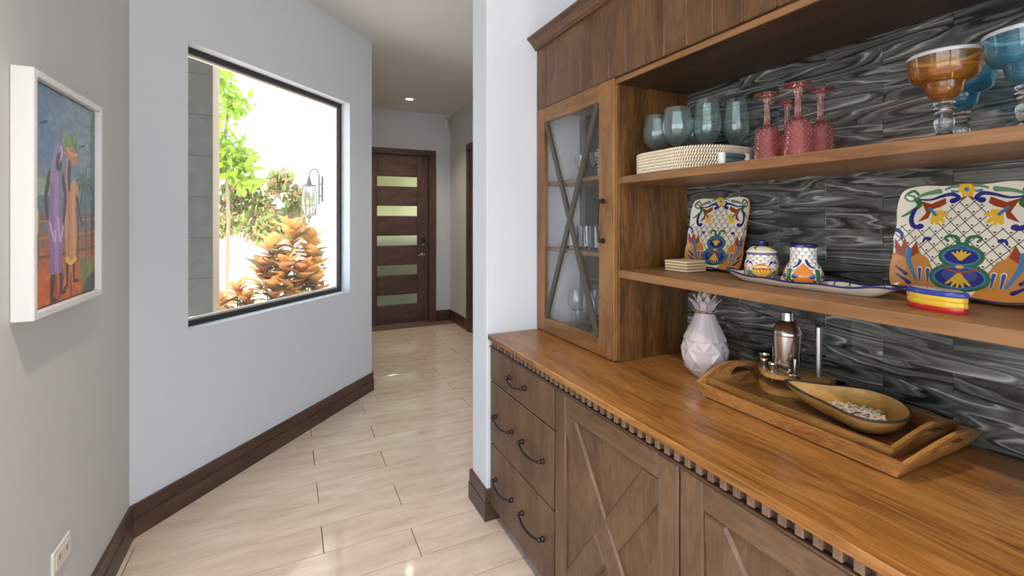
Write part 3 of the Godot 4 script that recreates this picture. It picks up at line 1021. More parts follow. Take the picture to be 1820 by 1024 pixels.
func build_upper() -> void:
	# open shelving with frieze, crown and shelves
	var h := thing("hutch", "brown wood open hutch with planked frieze, crown and two long shelves", "hutch")
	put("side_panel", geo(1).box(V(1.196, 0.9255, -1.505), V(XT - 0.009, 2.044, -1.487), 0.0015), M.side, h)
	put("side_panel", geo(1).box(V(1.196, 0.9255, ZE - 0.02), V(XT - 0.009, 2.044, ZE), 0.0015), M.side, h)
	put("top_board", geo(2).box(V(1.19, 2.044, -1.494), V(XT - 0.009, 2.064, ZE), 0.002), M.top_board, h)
	put("edge_strip", geo(2).box(V(1.183, 2.0435, -1.4935), V(1.1905, 2.0645, ZE), 0.002), M.shelf, h)
	put("frieze_backing", geo(2).box(V(XU + 0.016, 2.067, ZS + 0.003), V(XT - 0.005, 2.44, ZE), 0.0), M.hutch, h)
	var z := ZS + 0.002
	var nxt := -2.035
	while z < ZE - 0.01:
		put("frieze_plank", geo(1).box(V(XU, 2.0695, z), V(XU + 0.016, 2.4, minf(nxt - 0.0001, ZE)), 0.004), M.hutch, h)
		z = nxt + 0.0001
		nxt += 0.1022
	var cr := [Vector2(0, 2.385), Vector2(0, 2.442), Vector2(0.058, 2.442), Vector2(0.058, 2.434), Vector2(0.05, 2.43), Vector2(0.038, 2.421), Vector2(0.028, 2.41), Vector2(0.02, 2.398), Vector2(0.012, 2.392), Vector2(0.012, 2.385)]
	put("crown_moulding", geo(2).sweep([Vector2(XU, ZE), Vector2(XU, ZS + 0.002)], cr), M.hutch, h)
	for k in [[1.643, 1.672], [1.265, 1.297]]:
		put("shelf", geo(2).box(V(1.197, k[0], -1.487), V(XT - 0.009, k[1], ZE - 0.02), 0.0018), M.shelf, h)
	# glazed cabinet
	var c := thing("glass_cabinet", "glass-fronted wooden cabinet with a dark cross over the pane", "cabinet")
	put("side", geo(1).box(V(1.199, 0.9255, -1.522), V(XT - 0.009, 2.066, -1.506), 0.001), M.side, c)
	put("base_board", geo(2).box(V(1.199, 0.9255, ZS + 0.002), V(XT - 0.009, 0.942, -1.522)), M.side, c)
	put("back_panel", geo(1).box(V(1.445, 0.942, ZS + 0.002), V(1.451, 2.066, -1.522)), M.grey_back, c)
	for y in [1.335, 1.676]: put("shelf", geo(2).box(V(1.225, y, ZS + 0.003), V(1.444, y + 0.018, -1.523), 0.001), M.shelf, c)
	var d := put("door", geo(1).box(V(XU, 0.929, ZS + 0.003), V(XU + 0.022, 2.068, -2.055), 0.002), M.door_frame, c)
	put("stile", geo(1).box(V(XU, 0.929, -1.594), V(XU + 0.022, 2.068, -1.494), 0.002), M.door_frame, d)
	put("rail", geo(2).box(V(XU, 0.929, -2.055), V(XU + 0.022, 1.001, -1.594), 0.002), M.door_frame, d)
	put("rail", geo(2).box(V(XU, 1.994, -2.055), V(XU + 0.022, 2.068, -1.594), 0.002), M.door_frame, d)
	var p := Geo.new()
	p.quad(V(XU + 0.014, 1.0, -1.592), V(XU + 0.014, 1.0, -2.057), V(XU + 0.014, 1.996, -2.057), V(XU + 0.014, 1.996, -1.592))
	put("pane", p, M.pane, d)
	for k in [1, -1]:
		var a := V(XU + 0.008, 1.4975 - k * 0.4965, -2.04)
		var b := V(XU + 0.008, 1.4975 + k * 0.4965, -1.609)
		var g := Geo.new()
		var dv := (b - a).normalized()
		g.xf = Transform3D(Basis(Vector3.RIGHT, dv, Vector3.RIGHT.cross(dv)), (a + b) / 2)
		var l := a.distance_to(b) / 2
		if k == 1: g.box(V(-0.009, -l, -0.0135), V(0.005, l, 0.0135), 0.001)
		else: g.box(V(-0.0088, -l, -0.0135), V(0.0052, -0.014, 0.0135), 0.001).box(V(-0.0088, 0.014, -0.0135), V(0.0052, l, 0.0135), 0.001)
		put("cross_bar", g, M.cross, d)
	pull(d, V(XU, 1.493, -1.56), 0.082, true)
	build_cabinet_contents()

func build_cabinet_contents() -> void:
	# stemmed glasses on the cabinet floor
	var w := thing("wine_glass", "clear wine glass on the glazed cabinet floor, nearest its hinge side", "glass", V(1.31, 0.942, -1.965), 0, "wine glasses on the glazed cabinet floor")
	put("bowl", Geo.new().lathe([[0.0, 0.095], [0.02, 0.1], [0.038, 0.122], [0.043, 0.15], [0.04, 0.18], [0.036, 0.205], [0.0345, 0.205], [0.0385, 0.18], [0.0415, 0.15], [0.0365, 0.123], [0.02, 0.103], [0, 0.098]], 22), M.clear_glass, w)
	put("stem_and_foot", Geo.new().lathe([[0, 0], [0.034, 0], [0.034, 0.002], [0.012, 0.006], [0.0045, 0.014], [0.004, 0.06], [0.006, 0.094], [0, 0.095]], 22), M.clear_glass, w)
	for k in [[1.33, -1.86, "clear wine glass in the glazed cabinet, second from the white wall"], [1.27, -1.775, "clear wine glass in the glazed cabinet, just behind the cross bar"], [1.34, -1.69, "clear wine glass in the glazed cabinet, beside the dark bar end"], [1.4, -1.92, "clear wine glass at the back of the glazed cabinet near the white wall"], [1.4, -1.8, "clear wine glass at the back of the glazed cabinet near the side panel"]]:
		copy(w, k[2], V(k[0], 0.942, k[1]))
	var t := thing("tumbler", "clear tumbler on the middle cabinet shelf, beside the hinge stile", "glass", V(1.3, 1.353, -1.99), 0, "tumblers on the middle cabinet shelf")
	put("wall", Geo.new().lathe([[0, 0], [0.03, 0], [0.034, 0.005], [0.038, 0.115], [0.036, 0.115], [0.0325, 0.014], [0.028, 0.01], [0, 0.01]], 22), M.clear_glass, t)
	for k in [[1.32, -1.89, "clear tumbler on the middle cabinet shelf, behind the crossing of the bars"], [1.31, -1.79, "clear tumbler on the middle cabinet shelf, right of the bar crossing"], [1.28, -1.69, "clear tumbler on the middle cabinet shelf, next to the door handle"], [1.37, -1.73, "clear tumbler on the middle cabinet shelf, behind the one by the handle"], [1.39, -1.64, "clear tumbler on the middle cabinet shelf, against the side panel"]]:
		copy(t, k[2], V(k[0], 1.353, k[1]))
	var gb := thing("small_goblet", "small clear goblet on the top cabinet shelf, left of the plates", "glass", V(1.3, 1.694, -1.9), 0, "goblets on the top cabinet shelf")
	put("bowl", Geo.new().lathe([[0, 0.05], [0.02, 0.055], [0.034, 0.08], [0.036, 0.12], [0.0345, 0.12], [0.0325, 0.081], [0.019, 0.058], [0, 0.053]], 20), M.clear_glass, gb)
	put("stem_and_foot", Geo.new().lathe([[0, 0], [0.03, 0], [0.03, 0.002], [0.006, 0.01], [0.005, 0.045], [0, 0.05]], 20), M.clear_glass, gb)
	copy(gb, "small clear goblet on the top cabinet shelf, beside the stack of plates", V(1.32, 1.694, -1.8))
	var pl := put("plate", Geo.new().lathe([[0, 0.0], [0.065, 0.0], [0.07, 0.004], [0.105, 0.014], [0.107, 0.016], [0.105, 0.0165], [0.07, 0.007], [0.0, 0.004]], 40), M.ceramic)
	tag(pl, "cream plate at the bottom of the stack on the top cabinet shelf", "plate", "stacked plates on the top cabinet shelf")
	pl.position = V(1.33, 1.694, -1.64)
	var nm := ["second", "third", "fourth", "fifth", "sixth", "seventh", "eighth"]
	for i in 7:
		var lb := "cream plate on top of the stack on the top cabinet shelf" if i == 6 else "cream plate, %s from the bottom of the stack on the top cabinet shelf" % nm[i]
		copy(pl, lb, V(1.33 + rng.randf_range(-0.002, 0.002), 1.694 + 0.0145 * (i + 1), -1.64 + rng.randf_range(-0.002, 0.002)))

const Y1 := 1.672
const Y2 := 1.297
const YC := 0.925

func build_top_shelf() -> void:
	# woven tray with rounded corners
	var tr := thing("woven_tray", "round-cornered woven rope tray under the pale teal goblets", "tray", V(1.375, Y1, -1.2825))
	var hx := 0.165
	var hz := 0.1955
	var r := 0.13
	put("tray_base", Geo.new().skin([ring_box(hx - 0.012, hz - 0.012, 0.001, r - 0.012), ring_box(hx - 0.012, hz - 0.012, 0.009, r - 0.012)], null, true, false, true, true), M.rope_dark, tr)
	put("inner_wall", Geo.new().skin([ring_box(hx - 0.008, hz - 0.008, 0.003, r - 0.008, Vector3.ZERO, 12), ring_box(hx - 0.008, hz - 0.008, 0.074, r - 0.008, Vector3.ZERO, 12), ring_box(hx - 0.014, hz - 0.014, 0.074, r - 0.014, Vector3.ZERO, 12), ring_box(hx - 0.014, hz - 0.014, 0.003, r - 0.014, Vector3.ZERO, 12)]), M.rope_dark, tr)
	# slanted rope stitches in rows all round
	var loop := ring_box(hx - 0.004, hz - 0.004, 0, r - 0.004, Vector3.ZERO, 40)
	var per := 0.0
	for i in loop.size(): per += loop[i].distance_to(loop[(i + 1) % loop.size()])
	var count := int(per / 0.0088)
	var g := Geo.new()
	var s := 0.0
	var i0 := 0
	var acc := 0.0
	for c in count:
		s = per * c / count
		while acc + loop[i0].distance_to(loop[(i0 + 1) % loop.size()]) < s:
			acc += loop[i0].distance_to(loop[(i0 + 1) % loop.size()])
			i0 += 1
		var a := loop[i0 % loop.size()]
		var b := loop[(i0 + 1) % loop.size()]
		var dv := (b - a).normalized()
		var p := a + dv * (s - acc)
		var o := dv.cross(Vector3.UP)
		for row in 7:
			var y := 0.007 + 0.0112 * row
			var h := 0.0012 * (1 if row % 2 else -1)
			var q := p + dv * h + V(0, y, 0)
			if o.dot(V(p.x, 0, p.z)) < 0: o = -o
			var up := V(0, 0.0052, 0) + dv * 0.0026
			g.tube([q - up, q - up * 0.4 + o * 0.003, q + up * 0.4 + o * 0.003, q + up], [0.0018, 0.0036, 0.0036, 0.0018], 5, false)
	var wv := put("woven_wall", g, M.rope, tr)
	tag(wv, "", "", "", "stuff")
	# grip of wrapped teal cords with pale ends low on the end of the tray
	var gr := put("handle", Geo.new().tube([V(-0.07, 0.024, 0.193), V(-0.055, 0.024, 0.206), V(0.03, 0.024, 0.206), V(0.045, 0.024, 0.2)], 0.0095, 10), M.teal_cord, tr)
	put("cord", Geo.new().tube([V(-0.07, 0.042, 0.193), V(-0.055, 0.042, 0.206), V(0.03, 0.042, 0.206), V(0.045, 0.042, 0.2)], 0.0095, 10), M.teal_cord, gr)
	for x in [-0.072, 0.032]:
		var c := V(x, 0.012, 0.196 if x < 0 else 0.208)
		put("pale_end", Geo.new().tube([c, c + V(0, 0.004, 0), c + V(0, 0.036, 0), c + V(0, 0.04, 0)], [0.009, 0.0125, 0.0125, 0.009], 12), M.white, gr)
	# hand-blown teal goblets: x, z, bowl radius, height, label
	var gs := [
		[1.318, -1.405, 0.0545, 0.228, "round pale teal goblet in the woven tray, next to the wooden side panel"],
		[1.287, -1.268, 0.056, 0.226, "round pale teal goblet at the front middle of the woven tray"],
		[1.395, -1.228, 0.0505, 0.258, "tall pale teal goblet in the woven tray, third from the side panel"],
		[1.476, -1.168, 0.045, 0.258, "tall pale teal goblet in the woven tray, nearest the red goblets"],
		[1.47, -1.352, 0.053, 0.22, "pale teal goblet half hidden at the back of the woven tray"]]
	for k in gs:
		var t := thing("teal_goblet", k[4], "goblet", V(k[0], Y1 + 0.0095, k[1]), 0, "teal goblets in the woven tray")
		var R: float = k[2]
		var h: float = k[3]
		var b := 0.088
		var pr := [[0.0, b - 0.003], [0.012, b], [R * 0.62, b + 0.018], [R * 0.9, b + 0.04], [R, b + 0.065], [R * 0.985, b + 0.09], [R * 0.9, b + 0.7 * (h - b)], [R * 0.8, h], [R * 0.765, h], [R * 0.865, b + 0.7 * (h - b)], [R * 0.945, b + 0.09], [R * 0.96, b + 0.065], [R * 0.86, b + 0.042], [R * 0.58, b + 0.021], [0.01, b + 0.004], [0, b + 0.003]]
		put("bowl", Geo.new().lathe(pr, 36), M.teal_glass, t)
		put("stem_and_foot", Geo.new().lathe([[0, 0], [0.038, 0], [0.039, 0.0025], [0.014, 0.007], [0.006, 0.014], [0.0052, 0.05], [0.008, 0.082], [0.012, b - 0.001], [0, b - 0.0035]], 28), M.teal_glass, t)
	# red pressed-glass goblets, standing on their rims
	var rd := thing("red_goblet", "red hobnail goblet turned upside down, the one beside the woven tray", "goblet", V(1.298, Y1, -0.921), 0, "upturned red goblets")
	var hob := func(an: float, y: float, _r: float) -> float:
		if y < 0.022: return 0.0008 * cos(an * 16.0)
		return 0.003 * maxf(0.0, cos(an * 16.0 + (PI if int(y / 0.0072) % 2 else 0.0))) * maxf(0.0, sin(fmod(y, 0.0072) / 0.0072 * PI))
	var out := []
	for i in 72:
		var y := 0.0015 + 0.0985 * i / 71.0
		out.append([0.0375 - 0.0075 * (y / 0.1) - 0.0015 * sin(y * 31.0), y])
	var pr2 := [[0.0348, 0.0], [0.0378, 0.0]]
	pr2.append_array(out)
	pr2.append_array([[0.024, 0.107], [0.011, 0.111], [0, 0.112]])
	pr2.append_array([[0, 0.107], [0.011, 0.106], [0.024, 0.098], [0.0275, 0.09], [0.0335, 0.01], [0.0348, 0.0]])
	put("bowl", Geo.new().lathe(pr2, 128, Vector3.ZERO, Vector2.ONE, func(an, y, r): return hob.call(an, y, r) if r > 0.0285 and (r > 0.0352 - 0.0075 * (y / 0.1)) else 0.0), M.red_glass, rd)
	put("stem_and_foot", Geo.new().lathe([[0, 0.1125], [0.012, 0.1125], [0.0085, 0.12], [0.0068, 0.14], [0.0075, 0.165], [0.009, 0.185], [0.013, 0.194], [0.03, 0.199], [0.0365, 0.202], [0.0365, 0.205], [0, 0.205]], 36), M.red_glass, rd)
	copy(rd, "red hobnail goblet turned upside down, standing furthest forward of the four", V(1.279, Y1, -0.815), 0.3)
	copy(rd, "red hobnail goblet turned upside down, beside the bare stretch of shelf", V(1.39, Y1, -0.82), 0.6)
	copy(rd, "red hobnail goblet turned upside down, half hidden behind two others", V(1.43, Y1, -0.945), 0.9)
	# margarita glasses on clear knopped stems
	var mg := []
	for k in [[V(1.276, Y1, -0.494), M.orange_glass, "amber orange bubble glass margarita glass on a clear knopped stem"], [V(1.432, Y1, -0.524), M.blue_glass, "blue margarita glass behind the amber one"], [V(1.256, Y1, -0.362), M.blue_glass, "blue margarita glass at the front edge of the upper shelf"]]:
		var t := thing("margarita_glass", k[2], "glass", k[0], 0, "margarita glasses on the upper shelf")
		put("bowl", Geo.new().lathe([[0, 0.084], [0.012, 0.085], [0.024, 0.092], [0.0305, 0.104], [0.0325, 0.116], [0.034, 0.1215], [0.05, 0.127], [0.0565, 0.136], [0.0605, 0.152], [0.0625, 0.176], [0.0585, 0.176], [0.0568, 0.153], [0.053, 0.139], [0.047, 0.131], [0.032, 0.1255], [0.0288, 0.117], [0.0268, 0.106], [0.021, 0.096], [0.01, 0.09], [0, 0.0895]], 48), k[1], t)
		put("rim", Geo.new().lathe([[0.0584, 0.176], [0.0626, 0.176], [0.0634, 0.1815], [0.0615, 0.184], [0.059, 0.1815], [0.0584, 0.176]], 48), M.rim_glass, t)
		put("stem", Geo.new().lathe([[0, 0], [0.036, 0], [0.037, 0.003], [0.02, 0.009], [0.0125, 0.014], [0.015, 0.022], [0.0172, 0.034], [0.0165, 0.046], [0.013, 0.055], [0.0185, 0.06], [0.0195, 0.0655], [0.0165, 0.07], [0.0105, 0.0725], [0.0175, 0.077], [0.0172, 0.081], [0.011, 0.0835], [0, 0.0838]], 36), M.clear_glass, t)

# a square dish with a wavy edge, leaning; local x along the wall, local y up the dish, local z out of its face
func wavy_plate(called: String, label: String, half: float, at: Vector3, lean: float, turn: float, tex: Texture2D) -> void:
	var t := thing(called, label, "plate", at)
	t.basis = Basis(Vector3.UP, turn) * Basis(Vector3.RIGHT, -lean)
	var ring := func(sc: float, z: float):
		var o := PackedVector3Array()
		for i in 128:
			var an := TAU * i / 128.0
			var cx := cos(an)
			var sy := sin(an)
			var rr := 1.0 / pow(pow(absf(cx), 12.0) + pow(absf(sy), 12.0), 1.0 / 12.0)
			rr *= 1.0 + 0.013 * cos(an * 12.0) * clampf(sc, 0, 1)
			o.append(V(cx * rr * half * sc, half * 1.02 + sy * rr * half * sc, z))
		return o
	var uvf := func(_i, _j, p: Vector3): return Vector2(0.5 + p.x / (2.06 * half), 0.5 - (p.y - half * 1.02) / (2.06 * half))
	put("dish", Geo.new().skin([ring.call(0.995, 0.021), ring.call(0.93, 0.0165), ring.call(0.84, 0.009), ring.call(0.78, 0.0065), ring.call(0.02, 0.006)], uvf, true, false, false, true), print_mat(tex, 0.14), t)
	put("back", Geo.new().skin([ring.call(0.02, 0.0), ring.call(0.76, 0.0), ring.call(0.84, 0.003), ring.call(0.98, 0.015)], null, true, false, true, false), M.ceramic, t)
	put("rim_band", Geo.new().skin([ring.call(0.978, 0.0148), ring.call(1.0, 0.017), ring.call(1.004, 0.0195), ring.call(0.994, 0.0215)]), M.rim_brown, t)

func paint_lattice(p: Paint, x0: float, y0: float, x1: float, y1: float, step: float, lw := 0.005, asp := 1.0) -> void:
	var n := int((x1 - x0 + (y1 - y0)) / step) + 2
	for i in range(-n, n):
		for s in [-1, 1]:
			var a := Vector2(0.5 + i * step, y0)
			var b := Vector2(0.5 + i * step + s * (y1 - y0) * 0.85 / asp, y1)
			p.line([[a.x, a.y], [b.x, b.y]], lw, lw, c8(44, 50, 58))
	var row := 0
	var dy := step / 1.7 * asp
	var y := y0 + dy * 0.5
	while y < y1:
		for i in range(-n, n):
			var x := 0.5 + (i + (0.5 if row % 2 == 0 else 0.0)) * step
			p.ell(x, y, 0.0085, 0.0065, c8(92, 40, 30))
		y += dy
		row += 1

func paint_plate() -> ImageTexture:
	var cream := c8(228, 218, 196)
	var p := Paint.new(448, 448, cream)
	paint_lattice(p, 0, 0.1, 1, 0.86, 0.098)
	var green := c8(52, 104, 62)
	var navy := c8(36, 40, 116)
	var rust := c8(148, 62, 34)
	var gold := c8(226, 178, 46)
	var blue := c8(66, 116, 164)
	var tan := c8(192, 128, 56)
	for s in [1, -1]:
		var X := func(x: float): return x if s == 1 else 1.0 - x
		# clear the corner for its flowers
		p.poly([[X.call(0), 0], [X.call(0.46), 0], [X.call(0.4), 0.17], [X.call(0.35), 0.25], [X.call(0.32), 0.36], [X.call(0.2), 0.4], [X.call(0.13), 0.34], [X.call(0), 0.4]], cream)
		p.line([[X.call(0.08), 0.09], [X.call(0.12), 0.1], [X.call(0.11), 0.14], [X.call(0.07), 0.13], [X.call(0.06), 0.09], [X.call(0.12), 0.05], [X.call(0.15), 0.08]], 0.014, 0.022, green)
		p.line([[X.call(0.14), 0.13], [X.call(0.16), 0.18], [X.call(0.1), 0.24], [X.call(0.05), 0.29]], 0.05, 0.012, green)
		p.line([[X.call(0.15), 0.1], [X.call(0.22), 0.075], [X.call(0.32), 0.06]], 0.02, 0.04, c8(96, 136, 104))
		p.line([[X.call(0.36), 0.05], [X.call(0.41), 0.03], [X.call(0.46), 0.025]], 0.016, 0.03, c8(96, 136, 104))
		p.line([[X.call(0.16), 0.125], [X.call(0.24), 0.13], [X.call(0.33), 0.1], [X.call(0.4), 0.09], [X.call(0.44), 0.12], [X.call(0.41), 0.15]], 0.012, 0.036, navy)
		p.ell(X.call(0.405), 0.145, 0.026, 0.024, navy)
		p.line([[X.call(0.47), 0.06], [X.call(0.43), 0.07], [X.call(0.4), 0.065]], 0.012, 0.02, blue)
		p.line([[X.call(0.13), 0.22], [X.call(0.11), 0.3], [X.call(0.13), 0.37], [X.call(0.18), 0.385]], 0.03, 0.04, navy)
		p.ell(X.call(0.185), 0.375, 0.027, 0.024, navy)
		p.poly([[X.call(0.17), 0.14], [X.call(0.25), 0.17], [X.call(0.35), 0.12], [X.call(0.36), 0.17], [X.call(0.32), 0.2], [X.call(0.26), 0.22], [X.call(0.24), 0.3], [X.call(0.16), 0.34], [X.call(0.22), 0.25]], rust)
		for q in [[0.27, 0.34], [0.31, 0.35], [0.35, 0.33], [0.37, 0.27], [0.33, 0.24]]: p.line([[X.call(0.28), 0.25], [X.call(q[0]), q[1]]], 0.035, 0.03, gold)
		p.line([[X.call(0.24), 0.21], [X.call(0.29), 0.27]], 0.024, 0.026, blue)
		p.line([[X.call(0.03), 0.42], [X.call(0.06), 0.45], [X.call(0.065), 0.5]], 0.034, 0.012, navy)
		p.line([[X.call(0.22), 0.52], [X.call(0.235), 0.485], [X.call(0.27), 0.49]], 0.012, 0.034, navy)
		p.line([[X.call(0.46), 0.135], [X.call(0.48), 0.115]], 0.014, 0.02, rust)
		# flames rising from the lower corner
		p.poly([[X.call(0), 0.62], [X.call(0.04), 0.64], [X.call(0.02), 0.5], [X.call(0.07), 0.58], [X.call(0.08), 0.48], [X.call(0.13), 0.6], [X.call(0.17), 0.52], [X.call(0.22), 0.63], [X.call(0.27), 0.66], [X.call(0.33), 0.78], [X.call(0.4), 1], [X.call(0), 1]], tan)
		p.poly([[X.call(0.02), 0.5], [X.call(0.07), 0.58], [X.call(0.08), 0.48], [X.call(0.13), 0.6], [X.call(0.17), 0.52], [X.call(0.2), 0.62], [X.call(0.12), 0.68], [X.call(0.04), 0.64]], rust)
		p.line([[X.call(0.12), 0.6], [X.call(0.13), 0.7], [X.call(0.2), 0.86]], 0.05, 0.02, blue)
		p.line([[X.call(0.05), 0.76], [X.call(0.12), 0.82]], 0.012, 0.03, navy)
		p.line([[X.call(0.06), 0.83], [X.call(0.16), 0.9]], 0.012, 0.034, navy)
		for q in [0.22, 0.28]:
			p.line([[X.call(q), 0.76], [X.call(q + 0.01), 0.87]], 0.04, 0.014, c8(212, 204, 190))
			p.line([[X.call(q), 0.765], [X.call(q + 0.01), 0.87]], 0.026, 0.01, c8(58, 74, 140))
	# gourd
	p.line([[0.4, 0.5], [0.38, 0.475], [0.41, 0.455], [0.46, 0.47], [0.475, 0.53]], 0.02, 0.034, green)
	p.line([[0.6, 0.5], [0.62, 0.475], [0.59, 0.455], [0.54, 0.47], [0.525, 0.53]], 0.02, 0.034, green)
	for k in [[0.0, green], [0.026, blue], [0.042, navy]]:
		p.ell(0.5, 0.63, 0.155 - k[0], 0.105 - k[0], k[1])
		p.poly([[0.5, 0.5 + k[0] * 1.2], [0.58 - k[0], 0.56], [0.42 + k[0], 0.56]], k[1])
		p.ell(0.5, 0.81, 0.205 - k[0], 0.125 - k[0], k[1])
	p.ell(0.5, 0.79, 0.12, 0.06, c8(64, 72, 138))
	for q in [[0.44, 0.6], [0.47, 0.585], [0.5, 0.575], [0.53, 0.585], [0.56, 0.6]]: p.line([[0.5, 0.645], [q[0], q[1]]], 0.04, 0.012, gold)
	for q in [[0.42, 0.87], [0.46, 0.89], [0.5, 0.895], [0.54, 0.89], [0.58, 0.87]]: p.line([[0.5, 0.79], [q[0], q[1]]], 0.04, 0.016, gold)
	p.ell(0.5, 0.72, 0.03, 0.016, gold)
	p.line([[0.39, 0.735], [0.5, 0.765], [0.61, 0.735]], 0.016, 0.016, c8(160, 76, 52))
	# star flower at the top
	for i in 6: p.ell(0.5 + 0.035 * cos(i * TAU / 6), 0.055 + 0.035 * sin(i * TAU / 6), 0.024, 0.024, gold)
	p.ell(0.5, 0.055, 0.017, 0.017, blue)
	p.line([[0, 0.96], [0.3, 0.985], [0.5, 0.97], [0.8, 0.985], [1, 0.95]], 0.02, 0.02, navy)
	return p.tex()

# wrap-round prints: lattice neck and painted leaves below
func paint_pot(kind: int) -> ImageTexture:
	var p := Paint.new(512, 256, c8(228, 222, 208))
	var navy := c8(34, 38, 116)
	var tan := c8(206, 124, 32)
	paint_lattice(p, 0, 0.0, 1, 1.0, 1.0 / 13.0, 0.0032, 2.0)
	for q in (4 if kind < 2 else 0):
		var x := 0.125 + 0.25 * q
		if kind == 0:
			for s in [-1, 1]:
				p.line([[x + s * 0.125, 0.62], [x + s * 0.09, 0.8], [x + s * 0.03, 0.86]], 0.03, 0.05, c8(56, 120, 116))
				p.line([[x + s * 0.125, 0.7], [x + s * 0.09, 0.9], [x, 0.93]], 0.02, 0.03, c8(190, 116, 50))
			p.poly([[x - 0.105, 0.62], [x - 0.07, 0.46], [x - 0.03, 0.36], [x, 0.33], [x + 0.03, 0.36], [x + 0.07, 0.46], [x + 0.105, 0.62], [x + 0.06, 0.8], [x, 0.88], [x - 0.06, 0.8]], c8(190, 104, 34))
			for i in 7: p.line([[x + (i - 3) * 0.03, 0.58], [x + (i - 3) * 0.012, 0.82]], 0.02, 0.01, c8(238, 190, 78))
			for i in 5: p.ell(x + (i - 2) * 0.034, 0.44 + 0.03 * absf(i - 2), 0.02, 0.02, c8(236, 178, 64))
			p.ell(x, 0.41, 0.012, 0.012, c8(70, 130, 170))
			for i in 4: p.ell(x + (i - 1.5) * 0.05, 0.53, 0.011, 0.011, c8(70, 60, 140))
			p.line([[x - 0.12, 0.3], [x - 0.09, 0.36]], 0.03, 0.014, navy)
			p.line([[x + 0.1, 0.28], [x + 0.07, 0.38]], 0.03, 0.014, navy)
		else:
			p.poly([[x - 0.11, 0.98], [x - 0.085, 0.7], [x - 0.04, 0.5], [x, 0.41], [x + 0.04, 0.5], [x + 0.085, 0.7], [x + 0.11, 0.98]], tan)
			for s in [-1, 1]:
				p.line([[x + s * 0.02, 0.39], [x + s * 0.055, 0.5], [x + s * 0.09, 0.58]], 0.03, 0.012, c8(230, 224, 210))
				p.line([[x + s * 0.035, 0.36], [x + s * 0.06, 0.48], [x + s * 0.095, 0.54]], 0.036, 0.014, navy)
				p.line([[x + s * 0.085, 0.72], [x + s * 0.045, 0.76]], 0.024, 0.04, c8(70, 110, 170))
				p.line([[x + s * 0.09, 0.76], [x + s * 0.06, 0.78]], 0.016, 0.024, navy)
				p.line([[x + s * 0.115, 0.6], [x + s * 0.118, 0.85]], 0.03, 0.03, c8(48, 104, 54))
				p.line([[x + s * 0.11, 0.95], [x + s * 0.09, 0.86]], 0.04, 0.03, navy)
	p.line([[0, 0.02], [1, 0.02]], 0.012, 0.012, navy)
	if kind == 0: p.line([[0, 0.97], [1, 0.97]], 0.02, 0.02, navy)
	return p.tex()

